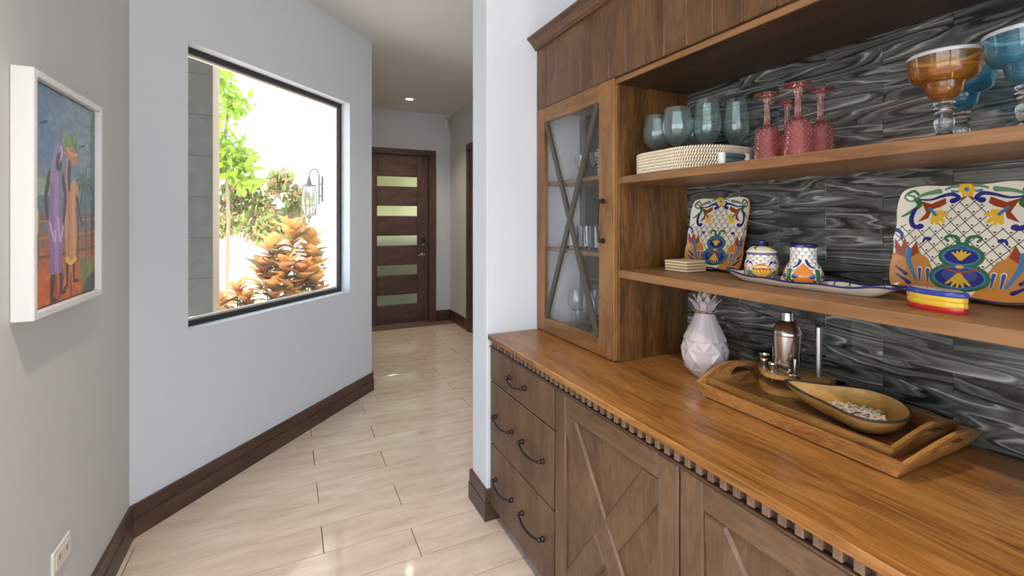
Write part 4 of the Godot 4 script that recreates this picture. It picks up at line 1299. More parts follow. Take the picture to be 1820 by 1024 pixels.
func build_middle_shelf() -> void:
	# coasters
	var cm := Geo.new().box(V(-0.054, 0, -0.054), V(0.054, 0.0086, 0.054), 0.0015).mesh(M.coaster)
	var dk := Geo.new().box(V(-0.0525, -0.0022, -0.0525), V(0.0525, 0.0002, 0.0525)).mesh(M.cork)
	var lb := ["cream square coaster at the bottom of the stack", "cream square coaster, second from the bottom of the stack", "cream square coaster, third from the bottom of the stack", "cream square coaster on top of the stack"]
	for i in 4:
		var t := thing("coaster", lb[i], "coaster", V(1.402 + rng.randf_range(-0.002, 0.002), Y2 + 0.0023 + 0.0109 * i, -1.338), 0.05 + rng.randf_range(-0.03, 0.03), "stacked coasters")
		put_mesh("tile", cm, t)
		put_mesh("cork_base", dk, t)
	# leaning dishes; their faces look into the room (-x), so local x runs along +z
	var tex := paint_plate()
	wavy_plate("painted_plate", "smaller painted square plate leaning behind the coasters", 0.142, V(1.508, Y2 + 0.003, -1.298), 0.2, -PI / 2 - 0.05, tex)
	wavy_plate("painted_plate", "large painted square plate leaning behind the oval dish", 0.144, V(1.5, Y2 + 0.003, -0.5555), 0.2, -PI / 2 - 0.08, tex)
	# long boat dish
	var b := thing("boat_dish", "long cream boat-shaped dish with a wavy blue painted rim", "dish", V(1.372, Y2, -0.861), 0.0)
	b.rotation.y = 0.03
	var ring := func(sx: float, sz: float, y: float, up: float):
		var o := PackedVector3Array()
		for i in 80:
			var an := -TAU * i / 80.0
			var c := cos(an)
			var w := pow(absf(sin(an)), 0.85) * signf(sin(an))
			o.append(V(w * 0.062 * sx * (1.0 + 0.05 * cos(an * 10.0) * up), y + up * (0.012 * pow(absf(c), 3.0) + 0.0022 * cos(an * 10.0)), -c * 0.25 * sz))
		return o
	put("dish", Geo.new().skin([ring.call(0.5, 0.72, 0.0, 0), ring.call(0.62, 0.78, 0.003, 0), ring.call(0.85, 0.9, 0.012, 0.5), ring.call(1.0, 1.0, 0.022, 1)], null, true, false, true, false), M.ceramic, b)
	var uvb := func(_i, _j, p: Vector3): return Vector2(0.5 + p.z * 1.9, 0.5 + p.x * 2.6)
	put("painted_inside", Geo.new().skin([ring.call(0.985, 0.992, 0.0222, 1), ring.call(0.84, 0.88, 0.015, 0.5), ring.call(0.62, 0.76, 0.0075, 0), ring.call(0.05, 0.05, 0.006, 0)], uvb, true, false, false, true), print_mat(paint_pot(2), 0.15), b)
	put("blue_rim", Geo.new().skin([ring.call(0.99, 0.995, 0.0195, 1), ring.call(1.03, 1.01, 0.0215, 1), ring.call(1.03, 1.01, 0.0245, 1), ring.call(0.95, 0.975, 0.0245, 1), ring.call(0.93, 0.968, 0.0205, 1)]), M.navy_glaze, b)
	# sugar bowl
	var s := thing("sugar_bowl", "painted lidded sugar bowl standing on the boat dish", "bowl", V(1.39, Y2 + 0.0085, -1.005), -0.16)
	put("foot", Geo.new().lathe([[0, 0], [0.0345, 0.0]], 40), M.ceramic, s)
	put("body", Geo.new().lathe([[0.034, 0], [0.036, 0.004], [0.046, 0.018], [0.0515, 0.036], [0.051, 0.05], [0.046, 0.066], [0.0435, 0.078], [0.045, 0.084]], 44), print_mat(paint_pot(0), 0.13), s)
	var ld := put("lid", Geo.new().lathe([[0.044, 0.083], [0.0465, 0.085], [0.046, 0.088], [0.04, 0.095], [0.026, 0.103], [0.012, 0.107], [0, 0.108]], 40), M.ceramic, s)
	put("lid_edge", Geo.new().lathe([[0.0445, 0.0842], [0.047, 0.0848], [0.0473, 0.0866], [0.045, 0.0888]], 40), M.navy_glaze, ld)
	put("knob", Geo.new().lathe([[0.006, 0.106], [0.009, 0.11], [0.013, 0.118], [0.012, 0.124], [0.006, 0.128], [0, 0.129]], 24), M.navy_glaze, ld)
	for q in 5:
		var an := q * TAU / 5 + 0.3
		put("painted_leaf", Geo.new().tube([V(0.038 * cos(an), 0.0972, 0.038 * sin(an)), V(0.027 * cos(an + 0.3), 0.1035, 0.027 * sin(an + 0.3)), V(0.017 * cos(an + 0.2), 0.1065, 0.017 * sin(an + 0.2))], [0.0012, 0.0036, 0.0012], 6), M.yellow_glaze if q % 2 else M.green_glaze, ld)
	# pitcher
	var c := thing("pitcher", "painted round-bellied ceramic pitcher standing on the boat dish", "pitcher", V(1.388, Y2 + 0.0085, -0.868), -0.23)
	var lip := func(an: float, y: float, _r: float) -> float: return 0.0
	put("foot", Geo.new().lathe([[0, 0], [0.0425, 0.0]], 40), M.ceramic, c)
	put("body", Geo.new().lathe([[0.042, 0], [0.0455, 0.005], [0.0525, 0.02], [0.0525, 0.034], [0.046, 0.052], [0.0375, 0.066], [0.0345, 0.08], [0.0345, 0.1], [0.0365, 0.116]], 44), print_mat(paint_pot(1), 0.13), c)
	var mo := Geo.new()
	var rr := []
	for k in [[0.0362, 0.113], [0.0385, 0.116], [0.0378, 0.119], [0.034, 0.117], [0.032, 0.1]]:
		var o := PackedVector3Array()
		for i in 44:
			var an := -TAU * i / 44.0
			var sp := maxf(0.0, cos(an + 0.6))
			o.append(V(cos(an) * (k[0] + 0.005 * pow(sp, 6)), k[1] + 0.003 * sin(an * 3.0) + 0.004 * pow(sp, 6), sin(an) * (k[0] + 0.005 * pow(sp, 6))))
		rr.append(o)
	mo.skin(rr)
	put("blue_lip", mo, M.navy_glaze, c)
	put("handle", Geo.new().tube([V(0.024, 0.1, -0.024), V(0.039, 0.104, -0.039), V(0.048, 0.085, -0.048), V(0.047, 0.055, -0.047), V(0.035, 0.036, -0.035)], [0.006, 0.0065, 0.0065, 0.006, 0.005], 10), M.navy_glaze, c)
	# oval covered dish
	var d := thing("oval_dish", "small oval yellow and red dish with a scalloped blue painted lid", "dish", V(1.312, Y2, -0.522), -0.36)
	var oval := func(sc: float, y: float, sca := 0.0):
		var o := PackedVector3Array()
		for i in 72:
			var an := -TAU * i / 72.0
			var f := sc * (1.0 + sca * cos(an * 18.0))
			o.append(V(cos(an) * 0.031 * f, y, sin(an) * 0.063 * f))
		return o
	put("red_band", Geo.new().skin([oval.call(0.95, 0.0), oval.call(0.99, 0.002), oval.call(1.0, 0.0075), oval.call(0.985, 0.0125)], null, true, false, true, false), M.red_glaze, d)
	for k in 2: put("yellow_band", Geo.new().skin([oval.call(0.975, 0.0122 + 0.0115 * k, 0.01), oval.call(1.0, 0.0145 + 0.0115 * k, 0.012), oval.call(1.005, 0.0185 + 0.0115 * k, 0.012), oval.call(0.975, 0.0238 + 0.0115 * k, 0.01)]), M.yellow_glaze, d)
	var li := put("lid", Geo.new().skin([oval.call(0.98, 0.0352, 0.01), oval.call(1.03, 0.0365, 0.02), oval.call(1.035, 0.041, 0.022), oval.call(0.98, 0.0455, 0.015), oval.call(0.86, 0.047)], null, true, false, false, false), M.blue_glaze, d)
	put("lid_top", Geo.new().skin([oval.call(0.86, 0.047), oval.call(0.5, 0.0478), oval.call(0.02, 0.048)], func(_i, _j, p: Vector3): return Vector2(0.5 + p.x * 14.0, 0.5 + p.z * 7.0), true, false, false, true), print_mat(paint_lid(), 0.14), li)

func paint_lid() -> ImageTexture:
	var p := Paint.new(192, 192, c8(206, 190, 176))
	for i in 40: p.line([[fmod(i * 0.377, 1.0), fmod(i * 0.618, 1.0)], [fmod(i * 0.377, 1.0) + 0.07, fmod(i * 0.618, 1.0) + 0.05 * (i % 3 - 1)]], 0.03, 0.012, [c8(150, 76, 66), c8(60, 84, 150), c8(196, 150, 70), c8(70, 120, 90)][i % 4])
	return p.tex()

func build_counter_things() -> void:
	# faceted pineapple vase
	var v := thing("pineapple_vase", "pale faceted pineapple vase with gold tipped leaves", "vase", V(1.383, YC, -1.228))
	var rings := [[0.043, 0.0, 0], [0.069, 0.03, 1], [0.084, 0.066, 0], [0.083, 0.102, 1], [0.073, 0.137, 0], [0.046, 0.2, 0], [0.033, 0.232, 0]]
	var g := Geo.new()
	var n := 9
	var P := func(i: int, j: float): return V(rings[i][0] * cos(TAU * j / n), rings[i][1], -rings[i][0] * sin(TAU * j / n))
	for i in rings.size() - 1:
		for j in n:
			var a0: float = j + 0.5 * rings[i][2]
			if rings[i][2] == rings[i + 1][2]:
				# tall panels with a shallow fold down the middle
				var f := 1.04 if i == 4 else 1.0
				var ma: Vector3 = P.call(i, a0 + 0.5)
				var mb: Vector3 = P.call(i + 1, a0 + 0.5)
				ma = V(ma.x * f, ma.y, ma.z * f)
				g.quad(P.call(i, a0), ma, mb, P.call(i + 1, a0))
				g.quad(ma, P.call(i, a0 + 1), P.call(i + 1, a0 + 1), mb)
			elif rings[i][2] == 0:
				g.tri(P.call(i, a0), P.call(i, a0 + 1), P.call(i + 1, a0 + 0.5))
				fold(g, P.call(i + 1, a0 - 0.5), P.call(i, a0), P.call(i + 1, a0 + 0.5))
			else:
				fold(g, P.call(i, a0), P.call(i, a0 + 1), P.call(i + 1, a0 + 0.5))
				g.tri(P.call(i + 1, a0 - 0.5), P.call(i, a0), P.call(i + 1, a0 + 0.5))
	put("body", g, M.vase, v)
	put("neck_ring", Geo.new().lathe([[0.033, 0.231], [0.037, 0.232], [0.0375, 0.2345], [0.033, 0.236]], 30), M.gold, v)
	var kinds := [[9, 0.034, 0.05, 0.234, 0.243, 0.008], [8, 0.026, 0.062, 0.236, 0.287, 0.0115], [8, 0.022, 0.045, 0.238, 0.304, 0.0115], [6, 0.012, 0.024, 0.24, 0.318, 0.011]]
	for q in kinds.size():
		var k = kinds[q]
		for j in k[0]:
			var an: float = TAU * (j + 0.5 * (q % 2)) / k[0] + 0.2
			var d := V(cos(an), 0, -sin(an))
			var s := V(sin(an), 0, cos(an))
			var b: Vector3 = d * k[1] + V(0, k[3], 0)
			var m: Vector3 = d * lerpf(k[1], k[2], 0.5) + V(0, lerpf(k[3], k[4], 0.62), 0)
			var e: Vector3 = d * k[2] + V(0, k[4], 0)
			var lf := Geo.new()
			var tip := Geo.new()
			var w: float = k[5]
			var t := d * 0.004
			lf.quad_o(b - s * w * 0.7, b + s * w * 0.7, m + s * w, m - s * w, d)
			lf.quad_o(b - s * w * 0.7 - t, b + s * w * 0.7 - t, m + s * w - t, m - s * w - t, -d)
			var e2 := m.lerp(e, 0.7)
			lf.quad_o(m - s * w, m + s * w, e2 + s * w * 0.32, e2 - s * w * 0.32, d)
			lf.quad_o(m - s * w - t, m + s * w - t, e2 + s * w * 0.32 - t, e2 - s * w * 0.32 - t, -d)
			for sd in [-1, 1]:
				lf.quad_o(b + s * w * 0.7 * sd, b + s * w * 0.7 * sd - t, m + s * w * sd - t, m + s * w * sd, s * sd)
				lf.quad_o(m + s * w * sd, m + s * w * sd - t, e2 + s * w * 0.32 * sd - t, e2 + s * w * 0.32 * sd, s * sd)
			var l := put("leaf", lf, M.vase, v)
			tip.tube([e2 - t * 0.5, e2.lerp(e, 0.5) - t * 0.5, e - t * 0.5], [w * 0.34, w * 0.24, w * 0.05], 6)
			put("gold_tip", tip, M.gold, l)
	# nested serving trays
	serving_tray("larger wooden serving tray underneath, standing on the worktop", V(1.381, YC, -0.8145), 0.171, 0.264, 0.185, 0.286, 0.045, 0.083, M.acacia)
	serving_tray("smaller wooden serving tray nested inside the larger one", V(1.378, YC + 0.013, -0.818), 0.145, 0.238, 0.158, 0.256, 0.047, 0.082, M.acacia_dark)
	bar_set()
	leaf_bowl()

func fold(g: Geo, a: Vector3, b: Vector3, c: Vector3) -> void:
	# a facet with its middle pushed out to a low point
	var m := (a + b + c) / 3.0
	m = V(m.x * 0.95, m.y, m.z * 0.95)
	g.tri(a, b, m)
	g.tri(b, c, m)
	g.tri(c, a, m)

# hx, hz: half sizes at the foot, tx, tz: at the rim, h: height of the long sides, he: height of the arched ends
func serving_tray(label: String, at: Vector3, hx: float, hz: float, tx: float, tz: float, h: float, he: float, mat: Material) -> void:
	var t := thing("serving_tray", label, "tray", at, 0.0)
	var th := 0.011
	var side: Material = M.acacia if mat == M.acacia else M.acacia_mid
	for k in 3:
		var x0 := lerpf(-hx, hx, k / 3.0) + 0.0006
		put("bottom_slat", geo(2).box(V(x0, 0.004, -hz), V(lerpf(-hx, hx, (k + 1) / 3.0) - 0.0006, 0.013, hz), 0.0008), mat, t)
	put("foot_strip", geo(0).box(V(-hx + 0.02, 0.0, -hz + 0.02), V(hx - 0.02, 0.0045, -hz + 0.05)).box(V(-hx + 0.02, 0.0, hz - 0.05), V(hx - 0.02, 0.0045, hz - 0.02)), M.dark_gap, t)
	# long sides lean outwards, mitred at the corners
	for s in [-1, 1]:
		var g := geo(2)
		var A := func(lo: bool, inner: bool, e: int):
			var x: float = (hx if lo else tx) - (th if inner else 0.0)
			var z: float = (hz if lo else tz) - (th if inner else 0.0)
			return V(s * x, 0.004 if lo else h, e * z)
		var o := V(s, 0, 0)
		g.quad_o(A.call(true, false, -1), A.call(true, false, 1), A.call(false, false, 1), A.call(false, false, -1), o)
		g.quad_o(A.call(true, true, -1), A.call(true, true, 1), A.call(false, true, 1), A.call(false, true, -1), -o)
		g.quad_o(A.call(false, false, -1), A.call(false, false, 1), A.call(false, true, 1), A.call(false, true, -1), Vector3.UP)
		g.quad_o(A.call(true, false, -1), A.call(true, false, 1), A.call(true, true, 1), A.call(true, true, -1), Vector3.DOWN)
		put("long_side", g, side, t)
	# arched ends with a slot for the hand
	for e in [-1, 1]:
		var g := geo(0)
		var N := 24
		var pt := func(u: float, y: float, inner: bool):
			var f := clampf((y - 0.004) / (h - 0.004), 0.0, 2.0)
			var x := lerpf(hx, tx, minf(f, 1.0)) - (th if inner else 0.0)
			var z := lerpf(hz, tz, f) - (th if inner else 0.0)
			return V(u * x, y, e * z)
		for i in N:
			var u0 := i * 2.0 / N - 1.0
			var u1 := (i + 1) * 2.0 / N - 1.0
			var top := func(u: float): return h + (he - h) * pow(maxf(0.0, cos(u * PI / 2)), 1.1)
			var hl := func(u: float): return h * 0.98 + (he - h) * 0.28 * (1.0 - pow(u / 0.42, 2.0)) - 0.008 * sqrt(maxf(0.0, 1.0 - pow(u / 0.42, 2.0)))
			var hh := func(u: float): return h * 0.98 + (he - h) * 0.28 * (1.0 - pow(u / 0.42, 2.0)) + 0.012 * sqrt(maxf(0.0, 1.0 - pow(u / 0.42, 2.0)))
			var hole := absf((u0 + u1) / 2) < 0.42
			var o := V(0, 0, e)
			var bands := [[func(_u): return 0.004, top]]
			if hole: bands = [[func(_u): return 0.004, hl], [hh, top]]
			for b in bands:
				g.quad_o(pt.call(u0, b[0].call(u0), false), pt.call(u1, b[0].call(u1), false), pt.call(u1, b[1].call(u1), false), pt.call(u0, b[1].call(u0), false), o)
				g.quad_o(pt.call(u0, b[0].call(u0), true), pt.call(u1, b[0].call(u1), true), pt.call(u1, b[1].call(u1), true), pt.call(u0, b[1].call(u0), true), -o)
				g.quad_o(pt.call(u0, b[1].call(u0), true), pt.call(u1, b[1].call(u1), true), pt.call(u1, b[1].call(u1), false), pt.call(u0, b[1].call(u0), false), Vector3.UP)
				g.quad_o(pt.call(u0, b[0].call(u0), true), pt.call(u1, b[0].call(u1), true), pt.call(u1, b[0].call(u1), false), pt.call(u0, b[0].call(u0), false), Vector3.DOWN)
		put("handle_end", g, side, t)

# half-moon bamboo rack with its bar tools
func bar_set() -> void:
	var y := YC + 0.0265
	var r := thing("bar_rack", "two-tier curved bamboo rack holding bar tools inside the trays", "rack", V(0, y, 0))
	# plan outline of the tiers in (x, z): curved front, straight back, square tail
	var front := []
	for i in 17:
		var q := i / 16.0
		front.append(Vector2(1.428 - 0.078 * sin(q * PI * 0.92) + 0.05 * q * q, lerpf(-1.045, -0.862, q)))
	var poly := PackedVector2Array()
	for p in front: poly.append(p)
	poly.append_array([Vector2(1.468, -0.838), Vector2(1.498, -0.838), Vector2(1.5, -0.875), Vector2(1.492, -0.96), Vector2(1.47, -1.03), Vector2(1.45, -1.05)])
	put("base_tier", geo(2).prism(swap(poly), Vector3(0, 0, 1), Vector3.RIGHT, 0.0, 0.013, 0.002), M.bamboo, r)
	put("upper_tier", geo(2).prism(swap(poly), Vector3(0, 0, 1), Vector3.RIGHT, 0.05, 0.063, 0.002), M.bamboo, r)
	put("end_post", geo(1).box(V(1.464, 0.0125, -0.872), V(1.499, 0.0505, -0.839), 0.002), M.bamboo, r)
	put("end_post", geo(1).box(V(1.452, 0.0125, -1.045), V(1.468, 0.0505, -1.028), 0.002), M.bamboo, r)
	var top := y + 0.063
	var sh := thing("cocktail_shaker", "polished steel cocktail shaker standing on the bamboo rack", "shaker", V(1.437, top, -0.95))
	put("tin", Geo.new().lathe([[0, 0], [0.035, 0], [0.037, 0.002], [0.0415, 0.115], [0.0425, 0.118], [0.0425, 0.121], [0.04, 0.123]], 48), M.steel, sh)
	put("strainer_top", Geo.new().lathe([[0.0408, 0.1225], [0.0422, 0.124], [0.042, 0.127], [0.039, 0.134], [0.0335, 0.146], [0.0275, 0.157], [0.02, 0.162], [0.0172, 0.163]], 48), M.steel, sh)
	put("cap", Geo.new().lathe([[0.0165, 0.162], [0.0185, 0.163], [0.0178, 0.167], [0.0168, 0.186], [0.0155, 0.189], [0, 0.19]], 40), M.steel, sh)
	var mu := thing("muddler", "tall brushed steel muddler rod standing in the bamboo rack", "muddler", V(1.486, top, -0.882))
	put("rod", Geo.new().lathe([[0, -0.02], [0.0095, -0.02], [0.0095, 0.145], [0.0085, 0.151], [0.0055, 0.155], [0, 0.157]], 28), M.brushed, mu)
	var ji := thing("jigger", "small steel double jigger in the far end of the bamboo rack", "jigger", V(1.441, top - 0.034, -1.032))
	put("cups", Geo.new().lathe([[0.013, 0], [0.0145, 0], [0.0105, 0.026], [0.008, 0.032], [0.0105, 0.037], [0.0175, 0.066], [0.0165, 0.066], [0.0095, 0.04], [0, 0.036]], 28), M.steel, ji)
	for k in [[1.405, -1.006, "steel bottle pourer in the bamboo rack, next to the jigger", 0.0], [1.388, -0.966, "steel bottle pourer in the bamboo rack, in front of the shaker", 0.2]]:
		var po := thing("bottle_pourer", k[2], "pourer", V(k[0], top, k[1]), k[3], "bottle pourers in the rack")
		put("ball", Geo.new().lathe([[0, -0.03], [0.005, -0.03], [0.006, -0.002], [0.008, 0], [0.006, 0.006], [0.0075, 0.012], [0.011, 0.019], [0.0118, 0.025], [0.011, 0.031], [0.006, 0.036], [0, 0.037]], 24), M.steel, po)
		put("collar", Geo.new().lathe([[0.006, 0.0], [0.0115, 0.0], [0.0115, 0.004], [0.006, 0.0055]], 24), M.brushed, po)
	var st := thing("bar_strainer", "coiled wire strainer hooked into the bamboo rack by the shaker", "strainer", V(1.402, top, -0.942))
	var coil := []
	for i in 90: coil.append(V(0.006 * cos(i * 0.7), 0.03 + 0.006 * sin(i * 0.7), -0.022 + 0.044 * i / 89.0))
	put("coil", Geo.new().tube(coil, 0.0009, 5), M.steel, st)
	put("plate", Geo.new().box(V(-0.0015, -0.025, -0.018), V(0.0015, 0.032, 0.018), 0.0008), M.steel, st)
	var sp := thing("bar_spoon", "thin steel bar spoon rod standing at the far end of the rack", "spoon", V(1.448, top, -1.006))
	put("rod", Geo.new().tube([V(0, -0.045, 0), V(0, 0.062, 0)], 0.0016, 8), M.steel, sp)
	put("grip", Geo.new().tube([V(0, 0.0, 0), V(0, 0.022, 0)], 0.008, 14), M.black, sp)
	var op := thing("bottle_opener", "flat steel opener standing at the front of the bamboo rack", "opener", V(1.404, top, -0.903))
	put("blade", Geo.new().tube([V(0, -0.02, 0), V(0, 0.0, 0), V(0, 0.05, 0), V(0, 0.056, 0)], [0.004, 0.005, 0.0055, 0.003], 8), M.steel, op)
	put("disc_foot", Geo.new().lathe([[0, 0], [0.018, 0], [0.0185, 0.002], [0.017, 0.004], [0.006, 0.006], [0, 0.006]], 28), M.steel, op)

# pear-shaped wooden bowl with a pointed end and a dark rim, holding wood shavings
func leaf_bowl() -> void:
	var b := thing("leaf_bowl", "carved leaf-shaped wooden bowl with a dark rim", "bowl", V(1.37, YC + 0.03, -0.697))
	b.basis = Basis(Vector3.UP, 0.53) * Basis(Vector3(0, 0, 1), 0.09)
	var ring := func(sc: float, y: float, sink := 0.0):
		var o := PackedVector3Array()
		for i in 72:
			var an := -TAU * i / 72.0
			var c := cos(an)
			var s := sin(an)
			# c = -1 at the pointed end (towards -z), +1 at the round end
			var q := maxf(0.0, -c)
			var w := 0.1 * (1.0 - 0.6 * pow(q, 1.5))
			var zz := 0.096 * c if c > 0 else -0.184 * q
			var waist := 1.0 - (0.2 if s < 0 else 0.05) * exp(-pow((zz + 0.095) / 0.045, 2.0))
			o.append(V((s * w * waist + 0.055 * q * q) * sc, y + 0.004 * q * clampf(sc, 0, 1) + sink, zz * sc))
		return o
	put("shell", geo(2).skin([ring.call(0.3, 0.0), ring.call(0.5, 0.004), ring.call(0.72, 0.016), ring.call(0.88, 0.033), ring.call(0.985, 0.055), ring.call(1.0, 0.06)], null, true, false, true, false), M.bamboo, b)
	put("inside", geo(2).skin([ring.call(0.955, 0.0615), ring.call(0.86, 0.04), ring.call(0.7, 0.022), ring.call(0.5, 0.011), ring.call(0.3, 0.007), ring.call(0.02, 0.006)], null, true, false, false, true), M.bowl_inside, b)
	put("dark_rim", Geo.new().skin([ring.call(0.999, 0.0575), ring.call(1.012, 0.061), ring.call(0.985, 0.0632), ring.call(0.95, 0.0622), ring.call(0.952, 0.0585)]), M.bark_dark, b)
	var chips := MultiMesh.new()
	var cg := Geo.new()
	cg.box(V(-0.0035, -0.0012, -0.011), V(0.0035, 0.0012, 0.011), 0.0005)
	chips.transform_format = MultiMesh.TRANSFORM_3D
	chips.mesh = cg.mesh(M.wood_chip)
	var where := []
	for i in 260:
		var rr := sqrt(rng.randf()) * 0.05
		var an := rng.randf() * TAU
		var p := V(cos(an) * rr * 0.8 + 0.012, 0.013 + 0.011 * pow(rr / 0.05, 2.0) + rng.randf() * 0.02 * (1.0 - rr / 0.08), sin(an) * rr * 1.3 - 0.02)
		where.append(Transform3D(Basis.from_euler(V(rng.randf_range(-0.7, 0.7), rng.randf() * TAU, rng.randf_range(-0.7, 0.7))).scaled(Vector3.ONE * rng.randf_range(0.6, 1.15)), p))
	chips.instance_count = where.size()
	for i in where.size(): chips.set_instance_transform(i, b.transform * where[i])
	var mi := MultiMeshInstance3D.new()
	mi.multimesh = chips
	mi.name = "wood_shavings"
	add_child(mi)
	tag(mi, "pale dried wood shavings heaped in the leaf-shaped bowl", "shavings", "", "stuff")

func leaf_mesh(l: float, w: float, curl: float, mat: Material) -> ArrayMesh:
	var g := Geo.new()
	var rows := []
	for i in 5:
		var q := i / 4.0
		var ww := w * sin(PI * pow(q, 1.15)) * 0.5 + 0.0004
		var z := l * q
		var y := -curl * q * q * l
		rows.append([V(-ww, y + ww * 0.35, z), V(0, y, z), V(ww, y + ww * 0.35, z)])
	for i in 4:
		for s in 2:
			g.quad(rows[i][s], rows[i][s + 1], rows[i + 1][s + 1], rows[i + 1][s])
	return g.mesh(mat)

func leaf_mat(c: Color) -> StandardMaterial3D:
	var m := flat(c, 0.65)
	m.metallic_specular = 0.3
	m.backlight_enabled = true
	m.backlight = c.lerp(Color.WHITE, 0.3) * (0.5 / lerpf(maxf(c.r, maxf(c.g, c.b)), 1.0, 0.3))
	m.cull_mode = BaseMaterial3D.CULL_DISABLED
	return m

# a croton: stems with whorls of broad leaves, each leaf a part
func croton(label: String, at: Vector3, stems: Array, size: float, sd: int) -> void:
	var t := thing("croton_shrub", label, "shrub", at)
	rng.seed = sd
	var cols := [c8(200, 148, 80), c8(184, 126, 72), c8(210, 168, 90), c8(136, 98, 66), c8(92, 74, 56), c8(188, 170, 82), c8(112, 116, 66), c8(186, 130, 88)]
	var meshes := []
	for c in cols: meshes.append(leaf_mesh(0.21 * size, 0.125 * size, 0.3, leaf_mat(c)))
	for s in stems:
		var top := V(s[0], s[1], s[2])
		var foot := V(s[0] * 0.45, 0, s[2] * 0.45)
		put("stem", Geo.new().tube([foot, foot.lerp(top, 0.5) + V(0.02, 0, 0.01), top], [0.011, 0.009, 0.006], 6), M.bark, t)
		var n := 20
		for i in n:
			var q := i / float(n)
			var an: float = i * 2.4 + s[0] * 9.0
			var lift := lerpf(1.15, 0.05, q)
			var d := V(cos(an) * cos(lift), sin(lift), sin(an) * cos(lift))
			if at.x + s[0] + d.x * 0.28 > 0.43: d = V(-absf(d.x) * 0.5, d.y, d.z).normalized()
			var o := put_mesh("leaf", meshes[(rng.randi() % 3) if q < 0.3 and rng.randf() < 0.8 else rng.randi() % 8], t, top - V(0, 0.24 * q * size, 0))
			o.basis = Basis.looking_at(-d, Vector3.UP if absf(d.y) < 0.95 else Vector3.RIGHT).scaled(Vector3.ONE * rng.randf_range(0.75, 1.25))

func foliage(parent: Node3D, called: String, mesh: Mesh, spots: Array) -> void:
	var mm := MultiMesh.new()
	mm.transform_format = MultiMesh.TRANSFORM_3D
	mm.mesh = mesh
	mm.instance_count = spots.size()
	for i in spots.size(): mm.set_instance_transform(i, spots[i])
	var mi := MultiMeshInstance3D.new()
	mi.multimesh = mm
	mi.name = called
	parent.add_child(mi, true)
	tag(mi, "", "", "", "stuff")

func leaf_spots(blobs: Array, per: int) -> Array:
	var out := []
	for b in blobs:
		for i in int(per * b[3] * b[3]):
			var d: Vector3 = V(rng.randfn(), rng.randfn(), rng.randfn()).normalized() * b[3] * pow(rng.randf(), 0.45)
			out.append(Transform3D(Basis.from_euler(V(rng.randf() * TAU, rng.randf() * TAU, rng.randf() * TAU)).scaled(Vector3.ONE * rng.randf_range(0.6, 1.3)), V(b[0], b[1], b[2]) + d * V(1, 0.8, 1)))
	return out

